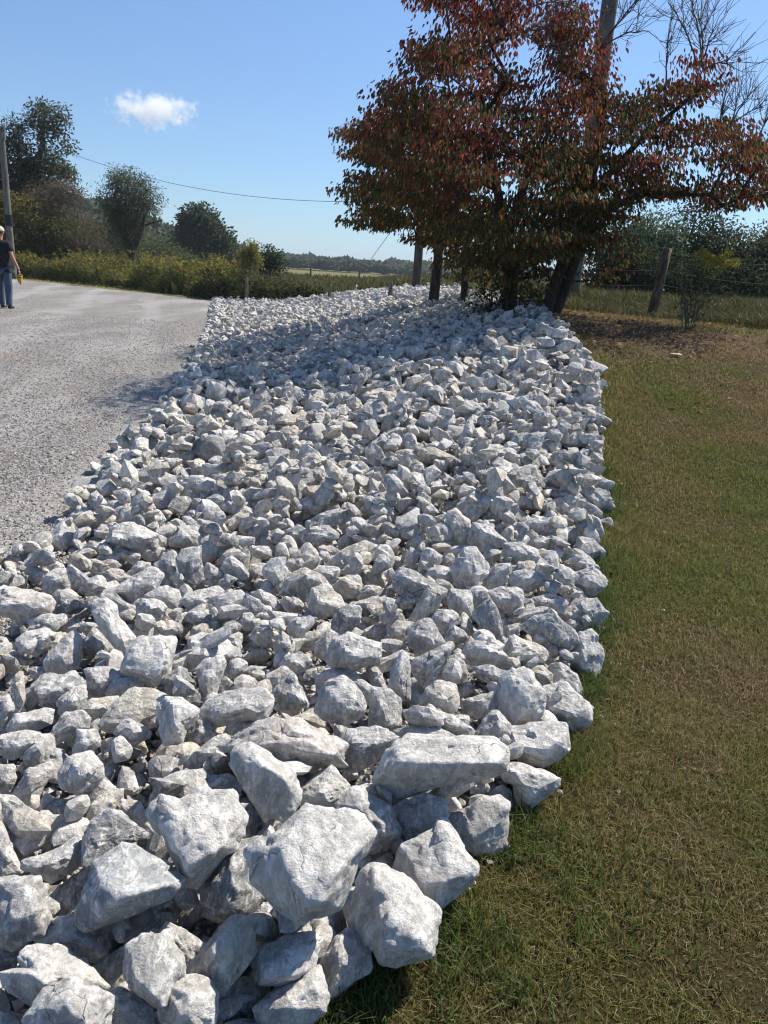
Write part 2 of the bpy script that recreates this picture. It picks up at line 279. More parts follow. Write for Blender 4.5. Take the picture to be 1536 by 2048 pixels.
# ------------------------------------------------------------------ the rocks of the foreground, as seen in the photograph
# tile | tint | lift | landmark name | label | outline | front points (x,y,height)
TILES = {'A': (0, 1700, 3.84), 'B': (350, 1700, 3.84), 'C': (650, 1550, 3.84), 'D': (0, 1400, 3.84), 'E': (350, 1400, 3.84), 'F': (700, 1300, 3.072),
         'G': (0, 1150, 3.84), 'H': (350, 1150, 3.84), 'I': (650, 1150, 5.12), 'J': (900, 1120, 4.518), 'K': (0, 950, 3.84), 'L': (350, 950, 3.4133), 'M': (780, 930, 3.339)}
ROCKS = '''
A|b|.06|blue-grey wedge boulder|big blue-grey wedge boulder with a pointed right end, nearest the lower left corner|745,110 930,-10 1070,5 1385,215 1360,300 1230,400 870,545 690,595 625,540 625,400 690,250|790,270,.3 870,380,.42 1280,270,.25
A|g|.03|round edge boulder|big rounded grey boulder cut by the left picture edge, left of the blue-grey wedge|-90,230 60,212 200,210 300,225 345,350 380,530 330,650 200,720 80,740 -40,700 -110,450|150,260,.25 240,450,.3 60,600,.25
D|w|.02||crumpled pale rock with a nub at its upper right, above the round edge boulder|185,1225 420,1160 600,1025 640,1060 610,1130 628,1250 560,1300 400,1380 300,1350 190,1290|440,1270,.3 560,1140,.2
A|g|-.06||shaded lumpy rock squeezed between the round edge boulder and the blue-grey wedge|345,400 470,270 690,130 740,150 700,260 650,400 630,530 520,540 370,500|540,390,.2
A|g|-.02||three-facet grey rock below the left end of the blue-grey wedge|290,705 450,540 590,520 640,600 800,650 830,720 820,800 710,885 660,840 560,780 440,750 340,760|450,620,.2 640,700,.3 750,770,.25
A|w|.02|broad white slab|broad white slab with a dark shaded left flank near the lower left corner|30,940 175,900 165,800 210,750 370,725 450,740 640,850 800,1040 790,1090 560,1060 400,1100 280,1190 60,1050|250,930,.3 350,1040,.3 600,960,.2
A|w|.04||mottled pale boulder cut by the bottom edge in front of the broad white slab|200,1300 350,1080 560,1000 700,1050 830,1120 850,1340 830,1500 200,1520|540,1200,.3 430,1160,.25
A|g|.0||speckled grey rock at the bottom edge, right of the mottled pale boulder|830,1120 920,1065 1050,1110 1140,1210 1190,1340 1180,1480 840,1480|960,1240,.2
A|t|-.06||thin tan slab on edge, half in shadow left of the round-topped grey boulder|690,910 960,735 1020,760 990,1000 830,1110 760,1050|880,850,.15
A|g|.04|round-topped grey boulder|round-topped mid-grey boulder tapering to a point, below the blue-grey wedge|965,870 985,760 1090,665 1300,660 1400,830 1400,980 1330,1080 1280,1240 1180,1200 1060,1100 970,970|1240,940,.22 1180,1120,.3 1040,1000,.22
A|g|-.02||grey rock peeking out behind the round-topped grey boulder, beside the cream peaked rock|1220,640 1290,560 1450,640 1560,730 1536,820 1410,930 1390,850 1300,700|1400,750,.2
A|g|-.07||shaded slab under the right half of the blue-grey wedge|820,620 880,550 1100,555 1225,620 1210,670 1090,690 1000,730 900,710|1060,620,.15
A|t|-.05||tan block poking out under the pointed right end of the blue-grey wedge|1090,500 1240,400 1350,290 1430,300 1410,440 1330,555 1220,570 1130,560|1300,430,.25
A|w|-.02||white sliver of rock at the left picture edge beside the broad white slab|-80,930 20,960 30,1080 75,1200 40,1290 -60,1340|0,1100,.2
A|t|-.05||tan slab at the left edge under the round edge boulder|-60,760 150,765 180,840 60,920 20,940 -80,900|50,840,.15
A|t|-.07|||20,1290 80,1240 210,1280 190,1380 40,1380|110,1300,.15
B|d|.0|dark ridged rock|dark grey ridged rock with a curved shadow across it, left of the largest boulder|215,310 300,150 345,85 500,-50 660,-75 640,40 600,170 620,260 700,340 580,490 430,510 370,530 240,500|390,200,.32 430,440,.3
E|W|.12|largest white boulder|largest boulder of the pile, chipped and near white, at the front centre|580,1290 620,1170 780,1000 880,910 1010,820 1150,825 1400,910 1505,1020 1470,1150 1400,1290 1250,1580 1100,1640 950,1690 890,1660 700,1490 600,1390|850,1380,.26 1070,1540,.34 1230,1330,.26 1010,990,.16 820,1120,.2
E|W|.08|heart-shaped boulder|white heart-shaped boulder with a notch in its top and a pointed foot|-199,890 -164,800 -84,745 -10,765 40,785 170,715 330,700 420,730 490,810 515,900 495,990 500,1080 470,1150 380,1190 300,1290 180,1420 70,1400 50,1360 10,1260 -40,1110 -130,1030|150,900,.22 300,1180,.28 80,1290,.28 -50,1000,.22
B|T|.02|cream peaked rock|cream coloured peaked rock with scooped hollows, front centre below the dark ridged rock|110,960 170,840 280,680 430,525 530,530 600,660 610,780 600,810 490,930 400,1050 320,1090 230,1010|330,700,.28 310,820,.28 520,760,.2
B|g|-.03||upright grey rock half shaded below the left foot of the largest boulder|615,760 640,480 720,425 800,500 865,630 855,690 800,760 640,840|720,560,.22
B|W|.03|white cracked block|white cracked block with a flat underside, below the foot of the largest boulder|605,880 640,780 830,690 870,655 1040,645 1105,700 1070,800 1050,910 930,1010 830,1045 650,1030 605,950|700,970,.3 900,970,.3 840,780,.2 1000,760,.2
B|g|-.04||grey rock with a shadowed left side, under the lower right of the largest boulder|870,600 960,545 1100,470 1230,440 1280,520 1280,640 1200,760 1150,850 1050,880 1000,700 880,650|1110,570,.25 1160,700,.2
B|p|.02||pinkish white rounded slab tilted beside the grass, lowest rock on the lawn edge|1110,880 1240,690 1340,605 1420,650 1490,750 1495,930 1370,1030 1290,1080 1190,1150 1140,1020|1280,850,.22 1250,720,.22
B|w|.03||long pale slab lying at the bottom edge where the lawn begins|620,1210 680,1140 880,1030 1080,920 1130,1000 1155,1120 1140,1240 1010,1320 900,1420 640,1320|880,1180,.22 1060,1080,.2
B|w|.03||white block with a straight vertical crease, cut by the bottom edge of the picture|-90,1010 0,1000 130,975 230,1010 315,1100 305,1340 280,1480 -80,1480 -110,1250|120,1120,.25 100,1290,.28
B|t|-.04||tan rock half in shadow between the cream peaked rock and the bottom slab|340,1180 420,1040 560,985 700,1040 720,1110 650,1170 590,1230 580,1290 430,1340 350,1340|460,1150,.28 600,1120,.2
B|w|.0|||380,1340 520,1295 700,1310 780,1400 700,1480 380,1480|560,1380,.2
B|d|-.12|||10,560 130,450 230,400 300,520 400,560 300,660 130,660|200,520,.15
C|t|-.04||small tan block between the two white boulders at the grass edge|270,690 390,600 510,590 545,680 540,750 470,760 380,760 290,790|400,660,.25
C|t|-.08|||180,770 240,735 290,790 270,920 230,1010 140,930 120,880|220,850,.2
C|W|.04|striped white peak|white peaked boulder with a faintly striped flat face, beside the grass|540,740 620,560 850,390 930,375 1080,590 1145,700 1140,770 1060,880 1000,930 860,1010 700,880|940,810,.26 930,470,.14 740,850,.2
C|W|.05|rough white boulder|rough white boulder sticking farthest into the lawn grass, dark hollow at its foot|220,1050 290,770 380,710 480,730 620,800 740,940 880,1040 870,1220 830,1370 640,1420 430,1420 390,1340 260,1180|390,810,.22 500,1160,.3 470,1280,.32 720,1320,.3 700,1000,.15
C|g|.0||mottled grey rock touching the upper right of the largest boulder|60,330 100,230 160,150 210,110 300,115 420,210 500,240 560,400 555,460 460,560 330,585 300,500|400,440,.28 250,240,.2
C|g|.0||flat-faced rough grey rock between the striped white peak and the longest slab|525,265 740,155 920,200 935,300 900,420 700,560 610,570 565,400|760,230,.15 640,440,.2
C|w|.0||broad pale slab tipped up against the grass, right of the striped white peak|850,400 940,310 1110,255 1200,180 1330,160 1390,230 1385,540 1290,605 1190,590 1090,590 990,500|1200,520,.2 1320,280,.18
C|g|-.03|||1190,190 1350,85 1420,130 1460,250 1440,350 1390,440 1300,400 1250,250|1390,220,.15
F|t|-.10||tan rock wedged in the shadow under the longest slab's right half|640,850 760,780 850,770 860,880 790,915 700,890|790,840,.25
F|W|.06|longest slab|longest slab of the pile, pale and flat-topped, lying across in front of the lawn edge|175,790 240,640 300,560 420,530 600,530 700,530 850,550 930,610 945,670 920,740 840,780 560,850 300,895 215,840|310,690,.36 600,705,.4 880,695,.32 240,760,.2
F|w|.0|||270,490 420,470 560,490 660,540 560,570 400,570 310,570|430,510,.2
F|w|.03|flat-topped cream block|flat-topped cream block with a dark broken front at the lawn edge|970,550 985,480 1100,450 1330,445 1340,500 1330,620 1260,690 1190,725 1050,690 980,590|1040,590,.3 1180,635,.36 1300,600,.28
F|w|.03|triangular edge rock|triangular pale rock poking out onto the lawn right of the longest slab|910,745 945,700 1050,695 1180,740 1280,790 1270,840 1180,920 1090,985 1020,930 1000,830 940,810|1110,880,.28 1000,750,.28
F|W|.05|egg-shaped white boulder|egg-shaped white boulder standing near the right edge of the pile|905,270 930,170 1000,125 1090,125 1150,180 1195,260 1180,380 1130,430 1000,455 930,390|1080,345,.28 980,240,.22 1130,220,.2
F|w|.03||white block with a bright broad top, between egg-shaped boulder and brown lawn|1195,230 1330,200 1370,260 1480,350 1475,430 1420,490 1350,490 1320,450 1210,440 1185,380|1340,390,.3 1230,350,.25
F|g|.02||grey leaf-shaped rock with fine creases, left of the longest slab|-67,667 -40,580 0,500 150,475 240,500 290,545 220,620 130,700 20,750 -40,730|20,560,.22 120,600,.2
F|g|.02|blue-grey cube|blue-grey squarish block right of the ball-like boulder|120,330 140,240 240,250 305,300 315,450 260,490 180,485 115,450|245,460,.25 150,290,.2
H|g|.05|ball-like boulder|ball-like grey boulder with a scooped front, middle of the foreground|1085,1030 1110,940 1180,830 1290,780 1370,830 1440,940 1460,1030 1400,1100 1300,1140 1200,1150 1120,1090|1290,1000,.3 1180,950,.24 1370,960,.22
I|w|.04||tall narrow white stone standing on end right of the blue-grey cube|650,1170 690,950 760,830 800,770 850,800 865,900 880,1200 865,1270 760,1280 640,1200|760,900,.25 750,1150,.28
I|g|-.03|||350,1030 540,890 770,770 810,800 740,950 560,1010 420,1090|600,900,.15
I|d|.04||dark-faced wedge pointing down, right of the tall narrow white stone|890,950 920,870 1100,770 1220,720 1290,760 1250,880 1130,1080 1050,1180 900,1000|1080,930,.28 1180,820,.2
F|t|.0|||545,180 640,40 700,80 725,150 690,195 600,205|630,120,.25
F|T|.03||chunky cream rock with a sharp front edge, above the longest slab|430,330 470,240 540,195 660,210 665,330 640,370 480,395|480,300,.28 620,310,.3
F|g|.0|||700,310 830,270 900,250 920,330 860,400 790,425 700,390|800,320,.25
F|d|.02||dark lens-shaped stone lying above the egg-shaped white boulder|760,110 880,95 965,135 930,180 880,215 820,190|870,150,.25
F|t|.0|||1050,110 1160,90 1240,150 1240,220 1190,240 1140,190|1190,150,.25
F|w|.01||smooth pale slab behind the egg-shaped boulder at the lawn edge|1230,100 1290,80 1390,150 1425,240 1420,285 1350,240 1310,220 1240,220|1310,160,.25
F|g|.0|||500,410 620,395 760,490 755,535 680,525 600,510 500,450|610,450,.25
F|g|.02||faceted grey rock with a bright right face, left of the flat-topped cream block|770,510 870,380 900,375 985,460 985,510 940,580 870,560 780,560|890,465,.3
J|w|.02|pale right-edge block|big pale block bulging onto the lawn below the dark slate slab|990,880 1100,770 1150,680 1270,635 1350,740 1390,810 1310,1060 1190,1085 1130,1000 1000,940|1200,930,.28 1200,760,.2
J|d|.05|dark slate slab|dark slate-like slab leaning with its flat face to the viewer, near the lawn edge|645,600 720,545 800,530 900,460 1050,570 1150,680 1140,740 1050,830 940,860 860,800 700,650|800,600,.12 1020,740,.14
J|T|.01||cream rock with a bright sunlit top tucked under the dark slate slab|490,820 560,670 700,730 850,800 890,850 830,920 720,970 540,1000 430,960|600,800,.3 720,850,.3
J|w|.03||tent-topped rock with a pale right half, left of the dark slate slab|135,820 160,760 320,665 410,710 480,770 460,820 515,870 400,940 180,955 140,890|300,790,.32 440,840,.28
J|d|.02||upright dark triangular slab with a pale right rim|200,480 365,350 420,450 465,620 470,750 400,710 320,650 210,520|340,520,.12 430,560,.1
J|w|.02|||0,270 150,280 190,310 200,490 150,520 50,490 -20,420|120,380,.28
J|g|.0|||185,290 330,275 360,340 280,400 200,460|270,350,.2
J|w|.03||pale block with a dark grooved front, above the upright dark triangle|355,290 470,245 640,265 665,340 650,430 570,465 480,460 400,390|440,355,.3 600,315,.3
J|w|.02|||530,160 650,100 780,100 860,160 860,220 700,285 580,260|720,180,.25
J|g|.01|||690,410 760,340 960,300 1075,380 1000,490 880,460 790,430|900,380,.28
J|w|.05|humped edge boulder|humped pale boulder with a grey front overhanging the lawn, upper right of the foreground|970,230 1030,140 1270,75 1350,110 1405,190 1390,250 1290,310 1210,310 1100,250|1220,200,.3 1270,130,.2
J|g|.01|||940,245 1100,235 1170,250 1240,360 1110,380 1060,370|1090,300,.22
J|w|.01||long white rock with a broken right tip jutting over the lawn|990,490 1140,360 1310,365 1430,480 1360,550 1300,630 1150,660 1100,610|1210,520,.24 1270,440,.2
J|t|-.02|||480,600 640,575 660,610 600,680 550,700 490,770|570,630,.2
J|g|.0|||510,550 620,470 830,415 900,450 800,540 690,580|700,500,.22
J|g|-.01||small loose stone lying on the lawn beside the pale right-edge block|1295,610 1380,595 1430,650 1410,710 1340,695|1370,640,.25
J|g|.0|||270,210 430,50 550,30 545,130 520,160 480,250 420,270 350,285|440,150,.2
J|g|.0|||-10,620 40,590 165,690 150,730 0,780 -60,740|50,680,.25
J|g|.0|||1030,60 1200,-60 1290,0 1340,110 1270,80 1100,120|1200,30,.25
I|g|.03||rounded many-faceted grey rock, below the leaning tan wedge|850,640 860,560 1000,460 1080,455 1150,560 1215,690 1100,770 940,800 860,710|1080,640,.28 920,600,.22
I|T|.04|leaning tan wedge|tan wedge-shaped rock leaning up to the right, centre of the bed|850,480 1050,120 1130,140 1230,190 1180,260 1140,380 1000,460 900,500|1020,300,.22 1100,200,.15
I|w|.01|||1100,430 1220,345 1390,420 1330,510 1290,590 1210,620 1140,510|1230,470,.25
I|w|.05|tent-shaped block|grey-white tent-shaped block whose right side lies in shadow|25,790 100,660 250,600 340,620 460,670 560,700 540,850 440,910 300,960 100,960 40,890|290,650,.18 280,830,.33 440,840,.25
I|T|-.01|||0,990 150,955 300,980 355,1090 300,1130 200,1060 60,1110 0,1120|180,1010,.2
I|t|.01|||275,300 490,225 600,230 660,290 560,360 420,430 360,360|460,310,.25
I|t|-.02|||435,450 600,365 720,430 600,490 450,515|590,430,.2
I|d|.02||dark crusted rock with a pale broken top right of the bright cream lump|95,430 200,320 300,310 370,350 350,450 280,560 150,620 55,570|220,410,.28
H|T|.03|bright cream lump|bright cream lump with a brilliant sunlit face, centre of the bed|1020,200 1060,100 1150,75 1260,150 1300,240 1200,310 1070,340 1035,270|1110,220,.28 1240,260,.22
H|T|.01||tan split rock just above the bright cream lump|1205,80 1330,0 1425,0 1425,110 1380,170 1300,180|1320,80,.25
I|d|-.01|||675,330 740,240 850,185 960,250 860,340 740,380|820,270,.2
I|t|-.02|||630,510 760,465 900,490 870,580 830,670 700,710 595,670 640,590|740,580,.28
I|t|-.03|||370,580 500,515 640,505 650,560 590,650 570,690 400,640|520,570,.2
I|w|-.01|||475,1090 580,1000 625,1190 500,1140|550,1090,.25
I|w|.01|||290,1110 400,1080 500,1150 700,1230 770,1290 600,1360 420,1340|480,1220,.2
H|g|.04|cracked grey slab|big grey slab with a diagonal crack, left of the dark veined rock|215,1040 310,910 450,900 660,870 730,930 740,990 680,1090 560,1120 440,1140 310,1170 250,1110|440,1010,.22 600,1010,.2 320,1080,.22
H|d|.05|dark veined rock|dark upright rock with white veins and a pale right face|755,890 880,750 920,770 960,850 1020,980 1000,1015 820,1025 775,960|910,930,.34
H|t|-.01|||690,790 830,700 910,760 830,860 760,940 700,870|780,800,.2
H|w|.04|upright tilted rock|upright tilted rock with a grey left face, above the cracked grey slab|165,740 230,650 370,630 390,690 345,810 310,930 240,985 185,890|260,800,.28 300,690,.2
H|w|.01|||375,760 420,670 490,635 555,680 545,745 440,800|470,720,.28
H|w|.02|broad white hump|broad white hump-backed rock in the left half of the bed|-30,660 0,620 100,580 130,490 200,450 330,460 460,560 490,640 400,660 230,660 180,740 60,710 -10,700|110,600,.3 330,620,.28
H|w|.02|||50,200 90,145 330,80 370,130 320,210 250,275 120,275|200,210,.26
H|g|.02|||298,270 340,170 490,125 530,160 495,250 440,320 370,325|420,240,.25
H|d|.01||dark flat-faced triangular rock right of the rounded grey stone in the left half|470,300 550,140 650,200 715,275 640,350|580,240,.12
H|w|.0|||575,140 660,120 760,160 805,240 790,280 720,280 660,210|680,180,.22
H|d|.0|||75,350 110,280 230,270 310,310 350,370 320,425 200,395|200,340,.25
H|w|.0|||678,310 760,280 945,300 910,370 840,400 700,370|800,330,.22
H|w|.02|||862,400 900,340 1055,315 1070,370 1000,460 940,530 875,455|970,410,.25
H|T|.01|||560,470 640,390 730,390 805,470 740,550 650,540|720,440,.26
H|T|.01||pointed tan stone standing among rubble in the centre of the bed|748,550 820,420 930,530 905,600 820,650|840,530,.25
H|w|.02|||815,700 840,630 970,590 1045,660 1020,730 920,760|930,680,.28
H|t|.0|||1060,560 1180,420 1275,490 1210,550 1180,660 1080,620|1160,520,.2
H|t|-.01|||945,520 1020,440 1190,415 1140,510 1060,570 980,590|1060,490,.18
H|g|-.01|||450,375 530,290 590,300 655,380 560,430 500,410|550,350,.2
H|t|-.01|||812,205 850,165 960,180 990,240 940,315 850,275|900,220,.22
H|T|-.02|||1080,790 1180,740 1330,720 1420,790 1390,840 1290,800 1180,850 1110,910|1250,760,.2
H|d|-.02|||335,800 400,780 470,860 555,885 520,920 345,910|440,860,.2
H|d|-.03|||905,765 1080,715 1090,790 1060,850 960,840|1000,780,.2
G|p|.03|pinkish left boulder|big pinkish white lumpy boulder at the left picture edge beside the gravel|-80,230 -20,130 60,95 160,100 260,120 370,160 405,210 380,290 260,340 200,365 80,320 -20,290|80,240,.26 220,250,.25 330,240,.2
G|d|.0||dark smooth stone right of the pinkish left boulder|375,285 410,150 450,115 540,150 655,230 600,285 480,315|500,210,.15
G|W|.07|leaning white column|white column of rock leaning down to the right across its neighbours|705,290 730,210 810,185 915,240 900,300 1050,490 990,550 980,600 940,620 870,530 760,390|800,320,.28 870,460,.28 960,520,.22
G|w|.02||rounded pale block sitting on shaded rubble below the pinkish left boulder|130,500 180,450 330,405 420,450 410,540 280,615 160,590|200,560,.28 350,480,.2
G|w|.01|||335,660 400,590 500,470 560,430 620,490 615,700 500,765 370,745|480,640,.24
G|g|-.01|||208,335 330,308 495,310 440,425 400,445 330,415 220,425|340,360,.18
G|d|.03|dark granular block|dark granular block with a rounded front, left side of the foreground|250,860 330,770 580,775 645,820 645,880 540,930 450,980 430,1025 330,1005 280,945|300,900,.28 470,880,.24
G|w|.03||pale rock with a sharp central ridge right of the dark granular block|435,970 540,880 650,850 668,940 610,1050 470,1085|560,965,.32
G|g|.01|||658,720 830,710 955,780 880,850 780,940 690,950|760,820,.26
G|w|.01|||805,910 870,820 1000,775 1135,850 1010,900 900,960|950,850,.25
G|w|.05|glossy-faceted block|chunky block with smooth dark lower facets, upper left of the cracked grey slab|930,730 980,570 1080,490 1240,470 1350,490 1330,640 1290,760 1190,850 1130,830 950,770|1000,700,.26 1250,660,.32 1190,790,.3
G|T|.01|large cream slab|large flat cream slab left of the brightest white rock|780,1120 880,990 1000,880 1160,880 1290,930 1230,1010 1180,1150 1080,1190 840,1200 780,1160|1040,1020,.16 900,1120,.2
G|W|.05|brightest white rock|brightest white rock with a blue-grey left side, left of the cracked grey slab|1215,1050 1260,930 1400,960 1530,1040 1540,1100 1430,1180 1400,1290 1270,1300 1225,1170|1340,1010,.3 1345,1150,.3
G|T|.0|||615,1025 690,955 892,935 890,1000 800,1100 760,1120 655,1080|700,1030,.25
G|T|.0|||1008,435 1110,380 1190,405 1225,465 1060,495|1110,430,.2
G|T|.0|||1140,372 1310,348 1402,390 1390,445 1270,470 1205,435|1260,410,.22
G|g|.01|||1040,230 1080,180 1230,195 1282,250 1225,345 1130,358 1055,285|1180,260,.28
G|w|.01|||1095,170 1240,78 1350,108 1392,190 1345,265 1270,230 1190,200|1290,170,.24
K|g|.04|long layered slab|long layered slab lying slantwise above the leaning white column|865,890 1000,800 1160,695 1262,750 1205,865 1110,905 1015,975 895,940|1080,800,.2 960,900,.2
G|g|.0|||745,160 780,105 880,105 900,180 1060,245 1090,290 1050,335 930,260 820,195|960,230,.2
G|d|-.03|||612,565 700,485 800,485 895,560 800,630|740,540,.15
G|d|.02||squat dark-fronted stone between the glossy-faceted block and the upright tilted rock|1268,800 1370,705 1430,730 1508,870 1360,955 1278,905|1380,820,.28
D|w|.02||pale rounded block casting a dark shadow, left side above the flat white rock|55,205 130,110 340,65 405,80 385,185 230,245 90,255|140,170,.28 300,150,.18
D|g|.02||grey pitted lump left of the large cream slab|355,315 480,110 630,80 695,150 680,215 570,265 440,335|520,200,.22
D|w|.01||flat white rock with a dark underside at the left edge|-60,310 60,260 200,240 300,250 355,320 240,375 110,445 -60,400|150,350,.28
D|w|.01|||560,410 590,230 740,230 775,320 720,410 640,430|660,310,.24
D|w|.05|square-shouldered rock|square-shouldered pale rock with a shaded blue-grey front, in the rubble on the left|455,560 530,440 700,400 785,500 790,590 720,665 600,725 480,655|630,550,.32 640,460,.15
D|w|.02||small pale upright stone beside the bare gravel patch|862,400 870,310 940,280 1022,380 985,445 880,475|900,420,.22
D|g|.03||grey peaked rock with a pale right side left of the brightest white rock|875,255 930,170 1000,140 1145,230 1148,285 1010,340|1050,240,.32
D|t|-.02|||740,435 870,335 890,470 790,540|820,420,.2
D|p|.01||pinkish tan slab standing on edge in the rubble on the left|105,735 200,550 380,480 415,525 330,690 240,835 150,785|240,620,.24
D|w|-.01|||135,525 270,375 355,460 200,570|240,460,.15
D|g|-.01|||325,410 400,368 495,390 465,505 415,500|440,430,.2
D|w|.0|||240,855 350,715 415,770 375,865 300,895|330,790,.24
D|p|.0||flat pinkish slab left of the dark speckled rock face|65,1005 340,900 515,885 460,1010 300,1130 180,1190 95,1110|260,1000,.1
D|T|.0||tan peak rising behind the dark speckled rock|610,1040 700,810 850,685 935,700 935,810 880,870 800,890 690,1000|800,800,.22
D|T|.0||tan slab between the dark speckled rock and the heart-shaped boulder|915,800 940,765 1090,790 1190,1020 1130,1015 1000,920|1040,880,.18
D|d|.05|dark speckled rock|dark speckled rock with a flat triangular face, left of the heart-shaped boulder|640,1060 720,930 820,845 900,860 1150,1045 1100,1085 1000,1090 840,1195 700,1285 640,1265 630,1150|820,1000,.12 900,920,.1
E|g|.0||grey ridge of rock running up to the left end of the lens-shaped boulder|65,505 150,400 300,290 405,278 415,340 350,430 265,570 200,550 95,550|250,400,.22
E|w|.0||cream-topped slab above the notch of the heart-shaped boulder|-185,790 -130,640 0,565 200,535 255,600 160,670 40,720 -50,790|-50,660,.26 100,640,.2
E|g|.0|||105,740 210,605 430,565 505,650 485,745 330,710 200,710|300,650,.22
E|p|.05|lens-shaped boulder|long lens-shaped pinkish boulder with a dark front face|375,360 480,280 650,190 800,165 950,180 1150,250 1300,335 1250,490 1050,540 880,555 780,440 650,370 470,405|700,340,.24 900,350,.32 1080,385,.32 1200,420,.26
E|w|.09|almond-shaped boulder|almond-shaped boulder slanting down to the right above the largest white boulder|430,500 470,380 600,350 690,390 850,510 950,690 940,770 850,910 740,885 690,925 560,720 480,580|640,480,.24 800,610,.28 730,720,.22
E|w|.02||finely striated pale rock right of the almond-shaped boulder|960,720 1060,600 1190,520 1345,670 1290,770 1220,845 1100,835 965,800|1160,745,.32 1240,700,.2
E|d|-.02||narrow dark rock squeezed between the heart-shaped boulder and the largest boulder|490,810 570,800 625,890 630,990 570,1090 470,1140|560,900,.2
E|t|-.01|||610,1080 730,890 800,878 850,930 790,1010 680,1070|740,980,.25
E|g|.01||small pale-topped wedge at the upper left of the lens-shaped boulder|375,230 460,148 640,143 668,190 570,235 520,265 440,275|530,200,.3
E|d|.0|||65,255 140,148 230,138 305,240 300,295 200,345 120,405 75,375|200,260,.25
E|T|-.04|||800,160 1000,100 1090,108 1170,215 950,190|990,150,.15
D|g|.0|||-60,730 100,740 230,830 285,880 130,960 -60,1010|100,850,.18
D|w|.0||pale broken slab at the left picture edge above the round edge boulder|-80,1010 40,1000 130,1200 168,1315 0,1360 -80,1300|40,1180,.18
D|w|-.01|||-60,500 100,500 130,600 70,710 -60,720|40,600,.2
E|d|-.10|||-250,1070 -50,1100 -20,1150 -120,1210 -330,1150|-150,1130,.12
G|d|-.03|||30,625 100,585 262,660 200,695 60,680|140,640,.2
G|g|-.02|||215,725 310,700 352,730 345,775 260,805|290,750,.2
G|w|.02|||-60,1130 -20,960 60,930 170,1000 195,1055 70,1120 20,1190|60,1030,.24
K|d|.03||dark-topped stone at the gravel edge, last of the left row|635,135 700,78 790,75 845,195 720,190|740,130,.22
K|g|.03|||765,65 800,0 960,-10 1030,80 960,135 850,165|900,50,.24
K|t|.02|||1005,150 1100,70 1212,48 1225,115 1110,195|1120,120,.22
K|w|.0|||855,195 950,128 1010,160 1005,215 900,210|950,165,.2
K|w|.03|||755,280 850,195 990,205 1048,245 900,315|900,245,.2
K|g|.0|||600,225 700,185 790,190 850,205 770,265 720,290|700,225,.18
K|w|.02|||535,315 600,248 680,248 728,290 650,385 560,395|620,310,.24
K|g|.01||knobbly grey lump near the gravel edge on the left|675,380 720,290 860,278 893,330 870,425 790,475 710,415|780,370,.28
K|w|.05|pale overhang rock|wide pale rock with a dark shaded underside, left part of the bed near the gravel|815,490 880,398 1010,368 1215,460 1170,505 1090,595 930,565 820,525|860,490,.3 1060,490,.34
K|w|.03|||1075,385 1130,278 1210,268 1288,350 1210,445|1180,340,.24
K|w|.02||pale ridged rock half on the gravel, left margin of the bed|275,560 370,470 480,358 592,460 602,515 500,575 480,650 400,595|450,500,.24
K|g|.02|||172,722 240,588 392,588 385,680 320,785 230,745|300,650,.2
K|w|.02|||322,895 350,770 430,718 522,738 540,890 470,905|430,800,.22
K|d|.04|dark-faced slanting slab|slanting slab with a smooth dark left face, left part of the bed|512,740 545,688 640,755 785,870 740,925 640,925 555,835|680,820,.22
K|g|.01|||498,655 600,648 745,740 700,775 640,755 540,695|620,700,.18
K|t|.0|||680,650 900,655 925,700 800,745 700,710|800,690,.15
K|g|.0|||635,565 700,508 790,518 825,610 740,605|730,550,.2
K|T|.0|||555,600 640,568 692,600 655,645|620,600,.2
K|T|.0|||1075,615 1180,540 1272,570 1210,645 1140,665|1160,600,.22
K|t|.01|||845,595 930,568 1075,610 1040,705 950,645|980,620,.22
K|g|.01|||1185,695 1280,600 1350,588 1395,770 1340,865 1270,835 1255,745|1310,690,.24
K|d|.05|dark blocky rock|tall dark blocky rock with a flat front, upper left of the foreground|1352,645 1400,580 1536,556 1560,800 1480,835 1390,785 1368,690|1440,680,.22 1510,620,.18
K|t|.0|||755,755 860,718 930,728 1020,800 900,870 790,840|900,790,.2
K|g|.01|||975,755 1070,658 1155,680 1145,725 1040,785|1070,710,.22
K|g|.02|||1310,490 1390,428 1480,418 1545,470 1535,545 1400,560 1305,545|1420,490,.26
K|w|.01|||1225,435 1290,362 1355,400 1300,475|1290,410,.2
K|g|.02|||1110,205 1260,118 1325,150 1300,225 1240,265 1190,245|1240,180,.22
K|p|.01|||-50,800 50,758 155,830 165,875 60,880 -30,905|60,820,.2
K|w|-.01|||100,762 140,718 195,800 180,845|145,780,.18
K|w|.0|||1005,172 1060,168 1135,250 1070,295|1070,220,.2
L|w|.03|||310,240 360,178 520,228 608,300 520,295 400,265|430,225,.24
L|T|.03|peach-patched stone|upright stone with a peach-coloured patch and a dark left side|185,315 240,213 300,235 312,300 365,380 312,428 245,422 225,360|262,300,.26
L|w|.02||long low white slab below the peach-patched stone|255,455 400,418 542,428 535,475 450,515 290,485|400,450,.2
L|g|.02|||50,290 110,288 262,430 235,468 165,452|150,370,.18
L|g|.01|||492,545 520,482 642,488 658,560 600,575|580,520,.26
L|w|.05|smooth pale egg rock|smooth pale upright egg-like rock, centre left of the bed|585,652 660,580 752,558 758,700 722,805 680,765|690,680,.26
L|g|.03||three-faceted grey rock with a striped right face, left of the pale egg rock|315,625 380,548 460,610 515,690 420,715 325,675|400,600,.3
L|g|.01|||186,640 230,598 335,680 300,745 196,745|255,670,.24
L|d|.0|||295,735 350,676 425,710 340,795|360,720,.2
L|t|.03|brown-fronted boulder|broad boulder with a brownish shaded front above the bright cream lump|720,810 760,715 875,632 1000,690 1055,775 960,770 910,850 800,840|880,690,.28 800,730,.2
